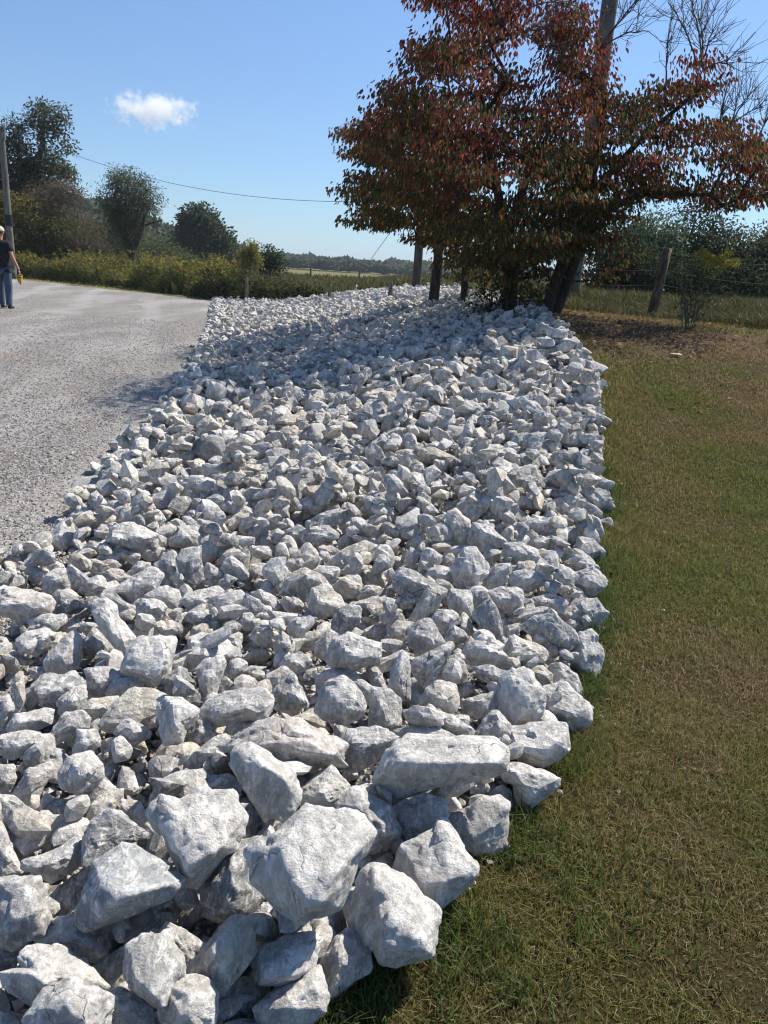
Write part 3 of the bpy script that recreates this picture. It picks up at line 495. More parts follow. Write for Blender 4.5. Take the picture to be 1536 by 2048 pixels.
L|T|.02||long cream rock with a creased top, centre of the bed|1035,612 1120,528 1290,448 1365,490 1325,595 1240,625 1130,645|1180,560,.28 1300,530,.2
L|w|.01|||1345,575 1380,488 1470,478 1502,580 1460,645|1430,550,.26
L|d|.02|||850,412 900,368 1030,338 1122,400 1112,435 960,485 875,465|960,420,.24
L|w|.01|||882,342 980,268 1142,222 1132,292 1100,345 960,365|1040,290,.2
L|g|.01|||1105,295 1180,218 1245,300 1152,400|1170,300,.18
L|w|.03|||838,205 880,155 970,120 1033,210 960,275 860,245|930,215,.3
L|w|.01|||655,135 760,68 875,110 845,155 740,165|770,120,.24
L|g|.01|||745,385 830,348 895,370 855,505 800,475|820,410,.24
L|g|.0|||535,405 700,368 745,400 700,465 600,475|640,420,.2
L|w|.01|||940,655 1010,618 1125,638 1112,705 1060,755|1050,680,.26
L|T|.0|||1125,665 1180,618 1312,616 1315,715 1270,710 1200,700|1220,660,.22
L|t|.0|||765,595 860,578 925,640 800,685|840,625,.2
L|t|.01|||795,565 910,458 965,520 1015,600 970,640 900,610|910,550,.22
L|t|.0|||970,492 1060,478 1125,520 1050,585|1050,520,.2
L|w|.0|||575,775 640,718 695,805 625,860|640,780,.22
L|w|.0|||236,545 260,488 400,488 415,535 340,595|320,530,.22
L|g|.02|||265,15 340,-5 435,90 380,140 305,75|360,70,.22
L|g|.01|||35,105 80,18 190,8 252,120 190,155 60,135|150,70,.2
L|g|.0|||395,155 450,123 555,150 520,195 450,205|480,160,.2
L|g|.02|||1272,185 1340,108 1470,108 1495,180 1420,195 1330,195|1390,160,.26
L|t|.01|||1185,485 1290,348 1420,348 1425,425 1370,455 1260,455|1330,390,.18
L|w|.0|||1105,455 1170,398 1245,400 1190,475 1130,505|1170,440,.2
L|g|.0|||655,275 720,208 775,260 730,325|720,260,.26
L|w|.0|||735,175 800,146 855,250 780,245|800,200,.22
L|w|.0|||1358,402 1480,428 1475,495 1390,485|1420,440,.2
L|g|.01|||1275,255 1400,198 1488,228 1475,315 1400,335 1320,285|1390,260,.24
L|w|.0|||1295,715 1370,598 1475,670 1400,745 1320,765|1380,670,.22
L|t|.0|||1236,825 1310,745 1405,770 1385,845 1240,855|1320,790,.22
M|w|.03|veined grey-white boulder|grey-white boulder crossed by a thin white vein, right half of the bed|412,685 500,560 570,560 660,680 650,725 600,785 590,838 540,845 440,805|520,690,.25 590,740,.2
M|d|.04|long dark-fronted slab|long slab with a dark flat front, sloping down right, beside the leaning tan wedge|42,722 130,698 240,758 372,830 355,885 240,840 150,895 45,835|150,770,.2 260,810,.15
M|T|.07|upright cream shard|upright cream shard standing above its neighbours, right centre of the bed|362,410 390,320 440,293 500,350 548,410 525,545 440,525 375,445|430,420,.24 450,330,.12
M|w|.05||grey ridge-backed rock just right of the upright cream shard|530,505 560,388 660,408 775,510 740,545 620,578 535,540|640,455,.3
M|d|.04|dark bun-shaped rock|dark bun-shaped rock with a pale flat top, right part of the bed|886,395 950,353 1110,348 1133,380 1090,455 1010,480 905,445|960,385,.24 1080,390,.2
M|w|.03||big white stepped block below the dark bun-shaped rock|752,605 770,528 870,518 978,570 993,612 950,705 880,695|850,590,.26 950,600,.2
M|w|.01|||615,612 660,543 748,590 690,670|670,600,.22
M|g|.02|||597,785 700,658 803,665 792,725 760,795 640,838|700,740,.2
M|g|.02|||808,725 900,698 1033,750 1000,805 900,845 820,805|910,760,.25
M|w|.01|||968,695 1040,568 1102,580 1133,722 1020,745|1060,650,.2
M|T|.01|||900,505 1000,478 1068,490 1040,565 990,595 930,545|1010,520,.26
M|w|.03||pale block with a jagged right end at the lawn edge beyond the humped boulder|1226,545 1270,478 1360,498 1438,580 1410,625 1290,615|1310,550,.28
M|g|.02|||1278,455 1340,328 1400,368 1443,500 1390,515 1320,450|1350,420,.2
M|g|.0|||1156,690 1170,608 1290,608 1393,680 1380,715 1290,700 1190,722|1260,650,.2
M|w|.01|||1055,335 1200,313 1303,360 1230,405 1130,385|1190,350,.2
M|g|.02||rounded dark-grey boulder above the upright cream shard|445,275 560,188 683,240 640,305 560,375 495,335|570,280,.26
M|g|.01|||675,295 720,248 853,260 853,312 760,350|770,300,.28
M|T|.01|||875,245 990,178 1048,230 960,250 920,295|970,220,.22
M|g|.03||big grey-faced rock on the lawn edge, farthest of the traced edge rocks|1236,165 1320,148 1460,178 1495,280 1390,335 1335,265|1380,240,.26
M|g|.0|||1245,325 1320,252 1358,325 1300,360|1310,300,.2
M|w|.01|||1070,235 1200,198 1303,240 1250,315 1150,315|1190,250,.18
M|d|.02|||116,285 180,218 270,258 338,322 260,350 150,318|220,290,.26
M|w|.01|||36,375 120,318 190,348 263,410 200,465 80,425|140,380,.22
M|d|.0|||262,425 300,348 383,323 385,405 350,435|330,370,.2
M|d|-.01|||225,515 270,483 353,500 330,585 250,545|290,520,.2
M|w|.01|||106,535 150,463 203,480 218,545 180,575|160,520,.26
M|w|.02|||186,725 220,568 260,553 343,610 320,675 240,738|260,640,.22
M|w|.0|||356,605 380,548 530,538 563,570 480,588 420,618|460,565,.2
M|w|.0|||92,645 130,548 203,590 170,668 130,695|150,610,.22
M|w|.01|||230,745 300,668 413,690 418,745 370,825|330,730,.25
M|T|.0|||346,295 400,248 455,290 400,315|400,275,.2
M|g|.01|||836,95 980,58 993,140 900,195 865,155|920,110,.2
M|g|.01|||726,105 740,-20 853,0 873,70 840,165|800,70,.22
M|g|.01|||1105,115 1200,78 1323,90 1290,145 1200,180 1120,155|1200,120,.22
M|w|.0|||1115,455 1200,408 1275,450 1220,525 1150,505|1190,460,.2
M|g|.0|||695,415 770,373 823,400 790,445 720,445|770,410,.26
M|w|.0|||812,505 830,438 953,470 900,525|860,475,.2
M|w|.01|||1325,105 1400,78 1503,120 1450,180 1370,155|1410,120,.2
M|w|.0|||706,155 750,123 813,170 740,225|755,165,.22
M|w|.0|||1386,375 1470,348 1503,420 1440,445|1450,390,.2
'''
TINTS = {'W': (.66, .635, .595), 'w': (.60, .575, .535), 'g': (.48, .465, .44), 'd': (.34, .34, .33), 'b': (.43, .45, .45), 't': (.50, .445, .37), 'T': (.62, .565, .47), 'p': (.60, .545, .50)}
TINT_WORD = {'W': 'white', 'w': 'pale', 'g': 'grey', 'd': 'dark grey', 'b': 'blue-grey', 't': 'tan', 'T': 'cream', 'p': 'pinkish'}
# ------------------------------------------------------------------ ground, gravel lot, bed of the rocks
def grid_axis(segs):
    out = []
    for a, b, st in segs: out.append(np.arange(a, b, st))
    return np.concatenate(out+[[segs[-1][1]]])
GX = grid_axis([(-1200, -200, 100), (-200, -50, 15), (-50, -12, 2), (-12, -4, .5), (-4, 8, .12), (8, 16, .5), (16, 60, 2), (60, 200, 14), (200, 1200, 100)])
GY = grid_axis([(-60, -6, 6), (-6, 0, .5), (0, 17, .12), (17, 40, .5), (40, 120, 4), (120, 400, 20), (400, 1600, 100)])
def dirt_amount(x, y):            # where the sod is worn to brown soil and litter, under the dogwoods
    P = np.stack([x*.8, y*.55, 0*x], 1)
    base = np.exp(-((x-3.0)/2.4)**2-((y-10.2)/1.5)**2)+.8*np.exp(-((x-2.0)/1.2)**2-((y-11.5)/2.5)**2)
    return np.clip(base*1.0+.25*fbm(P*2, 5, 3)*base*2, 0, 1)
def brown_amount(x, y):           # dead brown patches of the mown grass
    P = np.stack([x, y, 0*x], 1)
    return np.clip(.5+.75*fbm(P*1.1, 9, 3)+.3*fbm(P*4.5, 31, 2), 0, 1)
def sheet(name, xs, ys, lift, mat, fn=None):
    X, Y = np.meshgrid(xs, ys); x, y = X.ravel(), Y.ravel(); z = terrain(x, y)+lift
    nx, ny = len(xs), len(ys); i = np.arange((nx-1)*(ny-1)); r, c = i//(nx-1), i % (nx-1); a = r*nx+c
    T = np.stack([a, a+1, a+1+nx, a+nx], 1)
    col = np.stack([dirt_amount(x, y), brown_amount(x, y), 0*x], 1) if fn is None else fn(x, y)
    return mesh_np(name, np.stack([x, y, z], 1), T, col, True)

t = NT('sod'); v = t.coord(); at_ = t.n('ShaderNodeAttribute', attribute_name='tint'); sp = t.n('ShaderNodeSeparateColor'); t.l(at_.outputs['Color'], sp.inputs[0])
n1 = t.noise(v, 9, 8, .7); n2 = t.noise(v, 70, 6, .75); n3 = t.noise(v, .35, 5, .6)
gr = t.mix(sp.outputs[1], (.07, .072, .022), (.105, .076, .035))
gr = t.mix(t.ramp(n2, .45, .7), t.mix(1.0, gr, (.55, .55, .5), 'MULTIPLY'), gr)
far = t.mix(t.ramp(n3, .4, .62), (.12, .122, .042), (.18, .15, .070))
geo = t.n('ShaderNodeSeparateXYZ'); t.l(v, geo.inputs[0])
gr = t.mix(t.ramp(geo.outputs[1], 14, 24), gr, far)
dirt = t.mix(t.ramp(n1, .35, .7), (.080, .050, .030), (.145, .095, .060))
c = t.mix(t.ramp(t.math('ADD', sp.outputs[0], t.math('MULTIPLY', t.math('SUBTRACT', n1, .5), .7)), .32, .7), gr, dirt)
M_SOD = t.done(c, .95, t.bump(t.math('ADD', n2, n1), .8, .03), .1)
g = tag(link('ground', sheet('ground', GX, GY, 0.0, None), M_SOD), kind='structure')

EDGE_L = [(0, 1135), (60, 1110), (100, 1080), (180, 985), (240, 892), (320, 835), (370, 742), (400, 690), (420, 640), (425, 593)]
EDGE_R = [(640, 2040), (745, 1950), (880, 1850), (945, 1725), (1035, 1640), (1112, 1565), (1180, 1450), (1213, 1280), (1208, 1180), (1222, 1030), (1228, 930), (1228, 850), (1208, 765), (1150, 675), (1085, 625), (985, 612)]
WL = ground_hit(EDGE_L); WR = ground_hit(EDGE_R)
_l = WL[np.argsort(WL[:, 1])]; _r = WR[np.argsort(WR[:, 1])]
BYL = np.concatenate([[-3, 2], _l[:, 1], [40]]); BXL = np.concatenate([[-2.6, -2.5], _l[:, 0], [_l[-1, 0]-.6]])
BYR = np.concatenate([[-3, 0.6], _r[:, 1], [14, 17, 24, 30]]); BXR = np.concatenate([[-.5, -.35], _r[:, 0], [2.3, 2.2, 1.2, 0.5]])
def bed_l(y): return np.interp(y, BYL, BXL)
def bed_r(y): return np.interp(y, BYR, BXR)
Y_FAR = float(_l[-1, 1])
print('bed edges', np.round(WL, 2).tolist(), np.round(WR, 2).tolist())

# gravel lot: flat sheet from the bed's edge to the far verge
t = NT('crushed_gravel'); v = t.coord()
vo = t.n('ShaderNodeTexVoronoi', feature='F1'); vo.inputs['Scale'].default_value = 55; t.l(v, vo.inputs['Vector'])
vo2 = t.n('ShaderNodeTexVoronoi', feature='F1'); vo2.inputs['Scale'].default_value = 24; t.l(v, vo2.inputs['Vector'])
hs = t.n('ShaderNodeSeparateColor'); t.l(vo.outputs['Color'], hs.inputs[0]); hs2 = t.n('ShaderNodeSeparateColor'); t.l(vo2.outputs['Color'], hs2.inputs[0])
base = t.mix(hs.outputs[0], (.155, .15, .143), (.335, .327, .317))
base = t.mix(t.ramp(hs2.outputs[1], .55, .95, 0, .6), base, (.37, .362, .35))
base = t.mix(t.ramp(hs2.outputs[2], .80, .95, 0, .5), base, (.32, .235, .185))
base = t.mix(t.ramp(vo.outputs['Distance'], .35, .75), base, t.mix(1.0, base, (.42, .40, .38), 'MULTIPLY'))
wear = t.ramp(t.noise(t.stretch(v, (.9, .22, 1), (0, 0, .25)), 1.1, 6, .62), .42, .64)
base = t.mix(t.math('MULTIPLY', wear, .5), base, (.345, .338, .328))
sx_ = t.n('ShaderNodeSeparateXYZ'); t.l(v, sx_.inputs[0])
tr_ = t.math('ADD', t.math('ADD', sx_.outputs[0], t.math('MULTIPLY', sx_.outputs[1], .30)), t.math('MULTIPLY', t.noise(v, .25, 3), 1.6))
wvv = t.math('SINE', t.math('MULTIPLY', tr_, 3.3))
base = t.mix(t.math('MULTIPLY', t.ramp(wvv, .45, .95), t.ramp(t.noise(v, .5, 4), .35, .6, .08, .34)), base, (.40, .39, .375))
tan = t.ramp(t.noise(v, .8, 5), .55, .75, 0, .45); base = t.mix(tan, base, (.30, .24, .19))
hb = t.math('ADD', t.math('MULTIPLY', vo.outputs['Distance'], -1.0), t.math('MULTIPLY', vo2.outputs['Distance'], -1.1))
M_GRAVEL = t.done(base, .93, t.bump(hb, .45, .014), .15)
LOT_FAR = [(-60, 47), (-30, 37.5)]
def lot_yfar(x):                  # far edge of the gravel, from the picture
    return np.interp(x, [-70, -16.5, -7.2, -5.0], [44, 34.5, 28.5, 26.8])
rows = []
for y in np.concatenate([np.arange(-6, 14, .5), np.arange(14, 46, 1.0)]): rows.append(y)
V = []; T = []; nx = 40
for y in rows:
    xr = float(bed_l(y))+.35+.04*math.sin(y*5); xs = np.linspace(0, 1, nx)**.5*(xr+70)-70
    for x in xs:
        yy = min(y, float(lot_yfar(x))+.2*math.sin(x*1.3)); V.append((x, yy, float(terrain(x, yy))+.012))
for r in range(len(rows)-1):
    for k in range(nx-1):
        a = r*nx+k; T.append((a, a+1, a+nx+1, a+nx))
lot = tag(link('gravel_lot', mesh_np('gravel_lot', V, np.array(T), None, True), M_GRAVEL), kind='structure')

# crushed stone under the rocks
t = NT('bed_fines'); v = t.coord()
vo = t.n('ShaderNodeTexVoronoi', feature='F1'); vo.inputs['Scale'].default_value = 48; t.l(v, vo.inputs['Vector'])
hs = t.n('ShaderNodeSeparateColor'); t.l(vo.outputs['Color'], hs.inputs[0])
c = t.mix(hs.outputs[0], (.20, .19, .175), (.46, .445, .42)); c = t.mix(t.ramp(vo.outputs['Distance'], .35, .8), c, (.13, .12, .11))
M_FINES = t.done(c, .93, t.bump(t.math('MULTIPLY', vo.outputs['Distance'], -1.0), .9, .02), .15)
V = []; T = []; nx = 26; rows = np.concatenate([np.arange(-2.5, 17, .15), np.arange(17, Y_FAR+.1, .5)])
for y in rows:
    for s in np.linspace(0, 1, nx):
        x = float(bed_l(y)+.05+(bed_r(y)-.12-bed_l(y)-.05)*s); V.append((x, y, float(terrain(x, y))+.022))
for r in range(len(rows)-1):
    for k in range(nx-1):
        a = r*nx+k; T.append((a, a+1, a+nx+1, a+nx))
tag(link('rock_bed_base', mesh_np('rock_bed_base', V, np.array(T), None, True), M_FINES), kind='structure')
# ------------------------------------------------------------------ rocks
ICO = {}
def ico(level):
    if level not in ICO:
        bm = bmesh.new(); bmesh.ops.create_icosphere(bm, subdivisions=level, radius=1.0); bm.verts.ensure_lookup_table()
        ICO[level] = (np.array([v.co[:] for v in bm.verts]), np.array([[v.index for v in f.verts] for f in bm.faces])); bm.free()
    return ICO[level]
def hull_planes(P):
    bm = bmesh.new(); vs_ = [bm.verts.new(p) for p in P]
    bmesh.ops.convex_hull(bm, input=vs_); bm.normal_update()
    n = []; d = []
    for f in bm.faces:
        if f.calc_area() > 1e-9: n.append(f.normal[:]); d.append(f.normal.dot(f.verts[0].co))
    bm.free(); n = np.array(n); d = np.array(d)
    s = np.sign(d); return n*s[:, None], d*s
def star_surface(P, level, seed, chips=9, p=46, rough=.035, size=None, chip_d=(.82, .97), axis=None):
    """Rock surface inside the hull of P (centred on 0): flat faces, chipped edges, rough skin."""
    rng = np.random.default_rng(seed)
    n, d = hull_planes(P); d = np.maximum(d, 1e-4)
    size = size or np.cbrt(np.prod(P.max(0)-P.min(0)))
    cn = rng.normal(size=(chips, 3)); cn /= np.linalg.norm(cn, axis=1)[:, None]
    if axis is not None:               # chips come off the front and back, not off the outline's corners
        cn = cn*.55+np.sign(cn@axis)[:, None]*axis*.8; cn /= np.linalg.norm(cn, axis=1)[:, None]
    cdist = (P@cn.T).max(0)*rng.uniform(*chip_d, chips)
    n = np.vstack([n, cn]); d = np.concatenate([d, cdist])
    D, T = ico(level)
    C = np.cov(P.T); ev, E = np.linalg.eigh(C); D = (D@E*np.sqrt(np.maximum(ev, ev.max()*.08)))@E.T
    D = D/np.linalg.norm(D, axis=1)[:, None]
    G = np.maximum(D@n.T, 0)/d[None]
    m = G.max(1); r = 1/(m*((G/m[:, None])**p).sum(1)**(1/p))
    Q = D*r[:, None]
    ax = rng.normal(size=3); ax /= np.linalg.norm(ax); k = 1/size
    S = Q*k; lay = (S@ax)[:, None]*ax
    off = rng.uniform(0, 50, 3)
    a = fbm(S*2.2+off, seed % 97, 3); b = fbm((S+lay*3.2)*2.6+off, seed % 89+3, 3)
    step = np.abs(((S@ax)*5+.7*a) % 1-.5)*2            # ledges along the bedding
    Q = Q*(1+rough*(.55*a+.3*b)+rough*.35*(ss(.25, .5, step)-.5))[:, None]
    lv = ((16, .20), (70, .20)) if level >= 4 else ((16, .30),) if level == 3 else ()
    disp = np.zeros(len(S))
    for cnt, amp in lv:               # broken faces: every cell of the surface is its own tilted plane, with small steps between
        fp = S[rng.choice(len(S), cnt, replace=False)]; sw = S+.035*np.stack([a, b, a-b], 1)
        ci = np.argmin(((sw[:, None, :]-fp[None])**2).sum(2), 1)
        tv = rng.normal(size=(cnt, 3)); tv /= np.linalg.norm(tv, axis=1)[:, None]; tv *= amp*rng.uniform(.3, 1, (cnt, 1))
        disp += np.clip(((S-fp[ci])*tv[ci]).sum(1), -.07, .06)
    Q = Q*(1+disp/np.maximum(np.linalg.norm(S, axis=1), .2))[:, None]
    if level >= 4:
        Q = Q*(1+rough*.5*fbm(S*9+off, seed % 71, 2))[:, None]
    return Q, T
def poly_radius(poly, th):
    r = np.full(len(th), np.nan); n = len(poly); dx, dy = np.cos(th), np.sin(th)
    for i in range(n):
        (x1, y1), (x2, y2) = poly[i], poly[(i+1) % n]; ex, ey = x2-x1, y2-y1
        den = dx*ey-dy*ex; den = np.where(np.abs(den) < 1e-12, 1e-12, den)
        t_ = (x1*ey-y1*ex)/den; u = (x1*dy-y1*dx)/den
        ok = (u >= -1e-6) & (u <= 1+1e-6) & (t_ > 0); r = np.where(ok, np.fmax(r, t_), r)
    return r
landmarks = []; traced = []
for li, line in enumerate([l for l in ROCKS.strip().split('\n') if l.strip()]):
    tl, tint, lift, short, label, outl, rid = line.split('|')
    x0, y0, k = TILES[tl]
    pts = np.array([[float(v) for v in q.split(',')] for q in outl.split()])/k+[x0, y0]
    rd = np.array([[float(v) for v in q.split(',')] for q in rid.split()]); rd[:, :2] = rd[:, :2]/k+[x0, y0]
    x, y = pts[:, 0], pts[:, 1]; area = abs(np.dot(x, np.roll(y, -1))-np.dot(y, np.roll(x, -1)))/2
    c = pts.mean(0)*.4+np.array([(x.min()+x.max())/2, (y.min()+y.max())/2])*.6
    traced.append(dict(i=li, tint=tint, lift=float(lift), short=short, label=label, pts=pts, rd=rd, area=area, c=c))
print('traced rocks', len(traced))
TRACED_BOXES = []
def simplify(P, tol):              # outline with only its real corners
    def rec(a, b):
        if b <= a+1: return []
        d = P[b]-P[a]; L_ = np.linalg.norm(d)+1e-9; w_ = P[a+1:b]-P[a]; e = np.abs(w_[:, 0]*d[1]-w_[:, 1]*d[0])/L_; k = int(np.argmax(e))
        return rec(a, a+1+k)+[a+1+k]+rec(a+1+k, b) if e[k] > tol else []
    n = len(P); D = np.linalg.norm(P[:, None]-P[None], axis=2); i, j = np.unravel_index(np.argmax(D), D.shape); i, j = min(i, j), max(i, j)
    P = np.vstack([P[i:], P[:i+1]]); m = j-i; return P[[0]+rec(0, m)+[m]+rec(m, n)]
def build_traced(q):
    rng = np.random.default_rng(1000+q['i'])
    g0 = ground_hit([q['c']])[0]; dist = np.linalg.norm(g0-EYE); S0 = math.sqrt(q['area'])*dist/FPX/1.05
    inside = float(ss(0, .45, min(g0[0]-bed_l(g0[1]), bed_r(g0[1])-g0[0])))
    ctr = ground_hit([q['c']], .30*S0+.10*inside+q['lift'])[0]
    dv = ctr-EYE; D0 = np.linalg.norm(dv); dc = dv/D0
    S = math.sqrt(q['area'])*D0/FPX*.98
    e1 = np.cross(dc, [0, 0, 1]); e1 /= np.linalg.norm(e1); e2 = np.cross(e1, dc)
    grow = 1.12
    px = q['c']+(simplify(q['pts'], .05*math.sqrt(q['area']))-q['c'])*grow
    r = rays(px); out = EYE+r*(D0/(r@dc))[:, None]-ctr
    r2 = rays(q['rd'][:, :2]); ridge = EYE+r2*((D0-q['rd'][:, 2]*S*1.95)/(r2@dc))[:, None]-ctr
    m = len(out); jit = rng.uniform(-.10, .10, m)*S
    mid = out+dc*jit[:, None]
    fsel = rng.random(m) < .30
    front = out[fsel]*rng.uniform(.80, .93, (fsel.sum(), 1))-dc*(rng.uniform(.10, .26, fsel.sum())*S)[:, None]
    dsel = np.arange(m) % 2 == (q['i'] % 2)
    deep = out[dsel]*.68+dc*(rng.uniform(.28, .48, dsel.sum())*S)[:, None]
    P = np.vstack([mid, front, ridge, deep])
    cc = np.zeros(3)
    lvl = 5 if q['area'] > 9000 else 4 if q['area'] > 2300 else 3
    Q, T = star_surface(P, lvl, 100+q['i'], chips=6 if lvl > 3 else 2, p=260, rough=.016 if lvl > 3 else .014, size=S, chip_d=(.80, .96), axis=dc)
    # follow a hollow outline where the photographed rock has one
    a, b = Q@e1, Q@e2; th = np.arctan2(b, a); ths = np.linspace(-math.pi, math.pi, 361)
    po = np.stack([out@e1, out@e2], 1); ro = poly_radius(po, ths)
    hp = po.copy(); 
    bm = bmesh.new(); vv = [bm.verts.new((p[0], p[1], 0)) for p in hp]
    # 2-D hull by angle sweep (monotone chain)
    bm.free()
    pt = sorted(map(tuple, hp)); lo = []; up = []
    def cr(o, u, v): return (u[0]-o[0])*(v[1]-o[1])-(u[1]-o[1])*(v[0]-o[0])
    for s_ in pt:
        while len(lo) > 1 and cr(lo[-2], lo[-1], s_) <= 0: lo.pop()
        lo.append(s_)
    for s_ in reversed(pt):
        while len(up) > 1 and cr(up[-2], up[-1], s_) <= 0: up.pop()
        up.append(s_)
    rh = poly_radius(lo[:-1]+up[:-1], ths)
    kf = np.clip(ro/rh, .6, 1.03); kf = np.where(np.isfinite(kf), kf, 1)
    kk = np.interp(th, ths, kf)
    Q = Q+((kk-1)*a)[:, None]*e1+((kk-1)*b)[:, None]*e2
    o = link('rock', mesh_np('rock', Q, T, None, lvl == 5), M_ROCK, loc=ctr)
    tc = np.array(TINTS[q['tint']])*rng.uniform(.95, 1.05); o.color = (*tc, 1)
    q['obj'] = o; q['ctr'] = ctr; q['S'] = S
    return o
for q in traced: build_traced(q)

# labels: landmarks carry their own; the others say what they lie beside
big = [q for q in traced if q['short']]
used = set(q['label'] for q in traced if q['label'])
def direction(d):
    a = math.degrees(math.atan2(-d[1], d[0])) % 360
    return ['right of', 'up and right of', 'just above', 'up and left of', 'left of', 'down and left of', 'just below', 'down and right of'][int(((a+22.5) % 360)//45)]
def shape_word(q):
    p = q['pts']-q['pts'].mean(0); ev, E = np.linalg.eigh(np.cov(p.T)); rat = math.sqrt(ev[1]/max(ev[0], 1e-6)); ax = E[:, 1]
    ang = abs(math.degrees(math.atan2(ax[1], ax[0]))); ang = min(ang, 180-ang)
    if rat > 2.0: return 'long low' if ang < 40 else 'narrow upright'
    if rat > 1.45: return 'broad' if ang < 40 else 'upright'
    return 'blocky'
def auto_label(q):
    sz = 'small' if q['S'] < .15 else 'mid-sized' if q['S'] < .24 else 'large'
    near = sorted(big, key=lambda b: np.linalg.norm((b['c']-q['c'])/max(1, math.sqrt(q['area']+b['area']))))
    head = f"{sz} {TINT_WORD[q['tint']]} {shape_word(q)} rock"
    for b in near[:2]:
        l = f"{head} {direction(q['c']-b['c'])} the {b['short']}"
        if l not in used and len(l.split()) <= 16: return l
    for b in near[:4]:
        for b2 in near[:5]:
            if b2 is b: continue
            l = f"{TINT_WORD[q['tint']]} {shape_word(q)} rock {direction(q['c']-b['c'])} {b['short']}, {direction(q['c']-b2['c'])} {b2['short']}"
            if l not in used and len(l.split()) <= 16: return l
    return head
for q in traced:
    if not q['label']: q['label'] = auto_label(q)
    used.add(q['label']); tag(q['obj'], q['label'], 'rock', 'limestone rocks of the roadside bed')

# --- the rest of the bed: dropped one by one on a height map so that they pile and touch
CELL = .03
HX0, HX1, HY0, HY1 = -8.5, 4.0, -1.2, Y_FAR+1.5
hx = np.arange(HX0, HX1, CELL); hy = np.arange(HY0, HY1, CELL)
HX, HY = np.meshgrid(hx, hy, indexing='ij'); HM = terrain(HX, HY)+.02
for q in traced:                  # the traced rocks stand in the height map already
    v = np.array([p.co[:] for p in q['obj'].data.vertices])[::3]+q['ctr'] if len(q['obj'].data.vertices) > 3000 else np.array([p.co[:] for p in q['obj'].data.vertices])+q['ctr']
    i = ((v[:, 0]-HX0)/CELL).astype(int); j = ((v[:, 1]-HY0)/CELL).astype(int)
    ok = (i >= 0) & (j >= 0) & (i < len(hx)) & (j < len(hy)); np.maximum.at(HM, (i[ok], j[ok]), v[ok, 2])
SHAPES = []
def lib_points(seed):
    rng = np.random.default_rng(seed); n = rng.integers(11, 17)
    d = rng.normal(size=(n, 3)); d /= np.linalg.norm(d, axis=1)[:, None]
    P = d*rng.uniform(.78, 1.08, (n, 1)); P *= [1, rng.uniform(.62, .9), rng.uniform(.42, .72)]
    return P-P.mean(0)
for s in range(36):
    P = lib_points(500+s)
    lo = star_surface(P, 3, 500+s, 3, 200, .012, 1.4)
    hi = star_surface(P, 4, 500+s, 7, 46, .03, 1.4) if s < 24 else None
    bm = bmesh.new(); vv = [bm.verts.new(p) for p in P]; res = bmesh.ops.convex_hull(bm, input=vv)
    bmesh.ops.delete(bm, geom=[v for v in bm.verts if not v.link_faces], context='VERTS'); bmesh.ops.triangulate(bm, faces=bm.faces[:]); bm.verts.index_update()
    hull = (np.array([v.co[:] for v in bm.verts]), np.array([[v.index for v in f.verts] for f in bm.faces])); bm.free()
    SHAPES.append(dict(P=P, mid=star_surface(P, 2, 900+s, 3, 200, .012, 1.4), lo=lo, hull=hull, hi=hi, ext=np.abs(P).max(0)))
HI_MESH = {}
def drop(x, y, size, rng, sink=.75, tilt=.35, stretch=None):
    idx = int(rng.integers(len(SHAPES))); s = SHAPES[idx]
    sc3 = np.array([rng.uniform(.85, 1.35), rng.uniform(.8, 1.1), rng.uniform(.85, 1.25)])*size
    M = (Matrix.Rotation(rng.uniform(0, 2*math.pi), 3, 'Z') @ Matrix.Rotation(rng.normal(0, tilt), 3, 'X') @ Matrix.Rotation(rng.normal(0, tilt), 3, 'Y'))
    Mn = np.array(M); P = (s['P']*sc3)@Mn.T
    ex, ey = np.abs(P[:, 0]).max(), np.abs(P[:, 1]).max(); up = P[:, 2].max(); dn = -P[:, 2].min()
    i0, i1 = int((x-ex-HX0)/CELL), int((x+ex-HX0)/CELL)+2; j0, j1 = int((y-ey-HY0)/CELL), int((y+ey-HY0)/CELL)+2
    i0, j0 = max(i0, 0), max(j0, 0); i1, j1 = min(i1, len(hx)), min(j1, len(hy))
    if i1-i0 < 2 or j1-j0 < 2: return None
    rho = ((hx[i0:i1, None]-x)/ex)**2+((hy[None, j0:j1]-y)/ey)**2; m = rho < .95
    if not m.any(): return None
    root = np.sqrt(1-rho[m]); sub = HM[i0:i1, j0:j1]
    zc = np.quantile(sub[m]+dn*root, sink)
    sub[m] = np.maximum(sub[m], zc+up*.92*root)
    return dict(shape=idx, sc=sc3, M=M, Mn=Mn, pos=np.array([x, y, zc]), size=size)
TW = [('w', .36), ('g', .24), ('W', .16), ('t', .07), ('T', .11), ('d', .06)]
def tint_pick(rng): return TW[rng.choice(len(TW), p=[p for _, p in TW])][0]
rng = np.random.default_rng(42)
cand = []                          # jittered hexagonal scatter over the bed
y = -1.0; row = 0
while y < Y_FAR+.8:
    pitch = .108
    xl, xr = float(bed_l(y)), float(bed_r(y))
    if y > 19: xr = min(xr, 2.2)
    x = xl+.05+(.5*pitch if row % 2 else 0)
    while x < xr-.05:
        cand.append((x+rng.normal(0, .03), y+rng.normal(0, .03))); x += pitch
    y += pitch*.87; row += 1
cand = np.array(cand)
cpx, cz = project(np.c_[cand, terrain(cand[:, 0], cand[:, 1])+.08])
lim = np.interp(cpx[:, 0], [0, 200, 400, 800, 1240], [1105, 985, 985, 980, 960])
behind = cz < .3
intr = (~behind) & (cpx[:, 1] > lim) & (cpx[:, 1] < 2110) & (cpx[:, 0] > -40) & (cpx[:, 0] < 1300)
near_eye = (cand[:, 1] < 1.6) & (cand[:, 0] > -1.75)
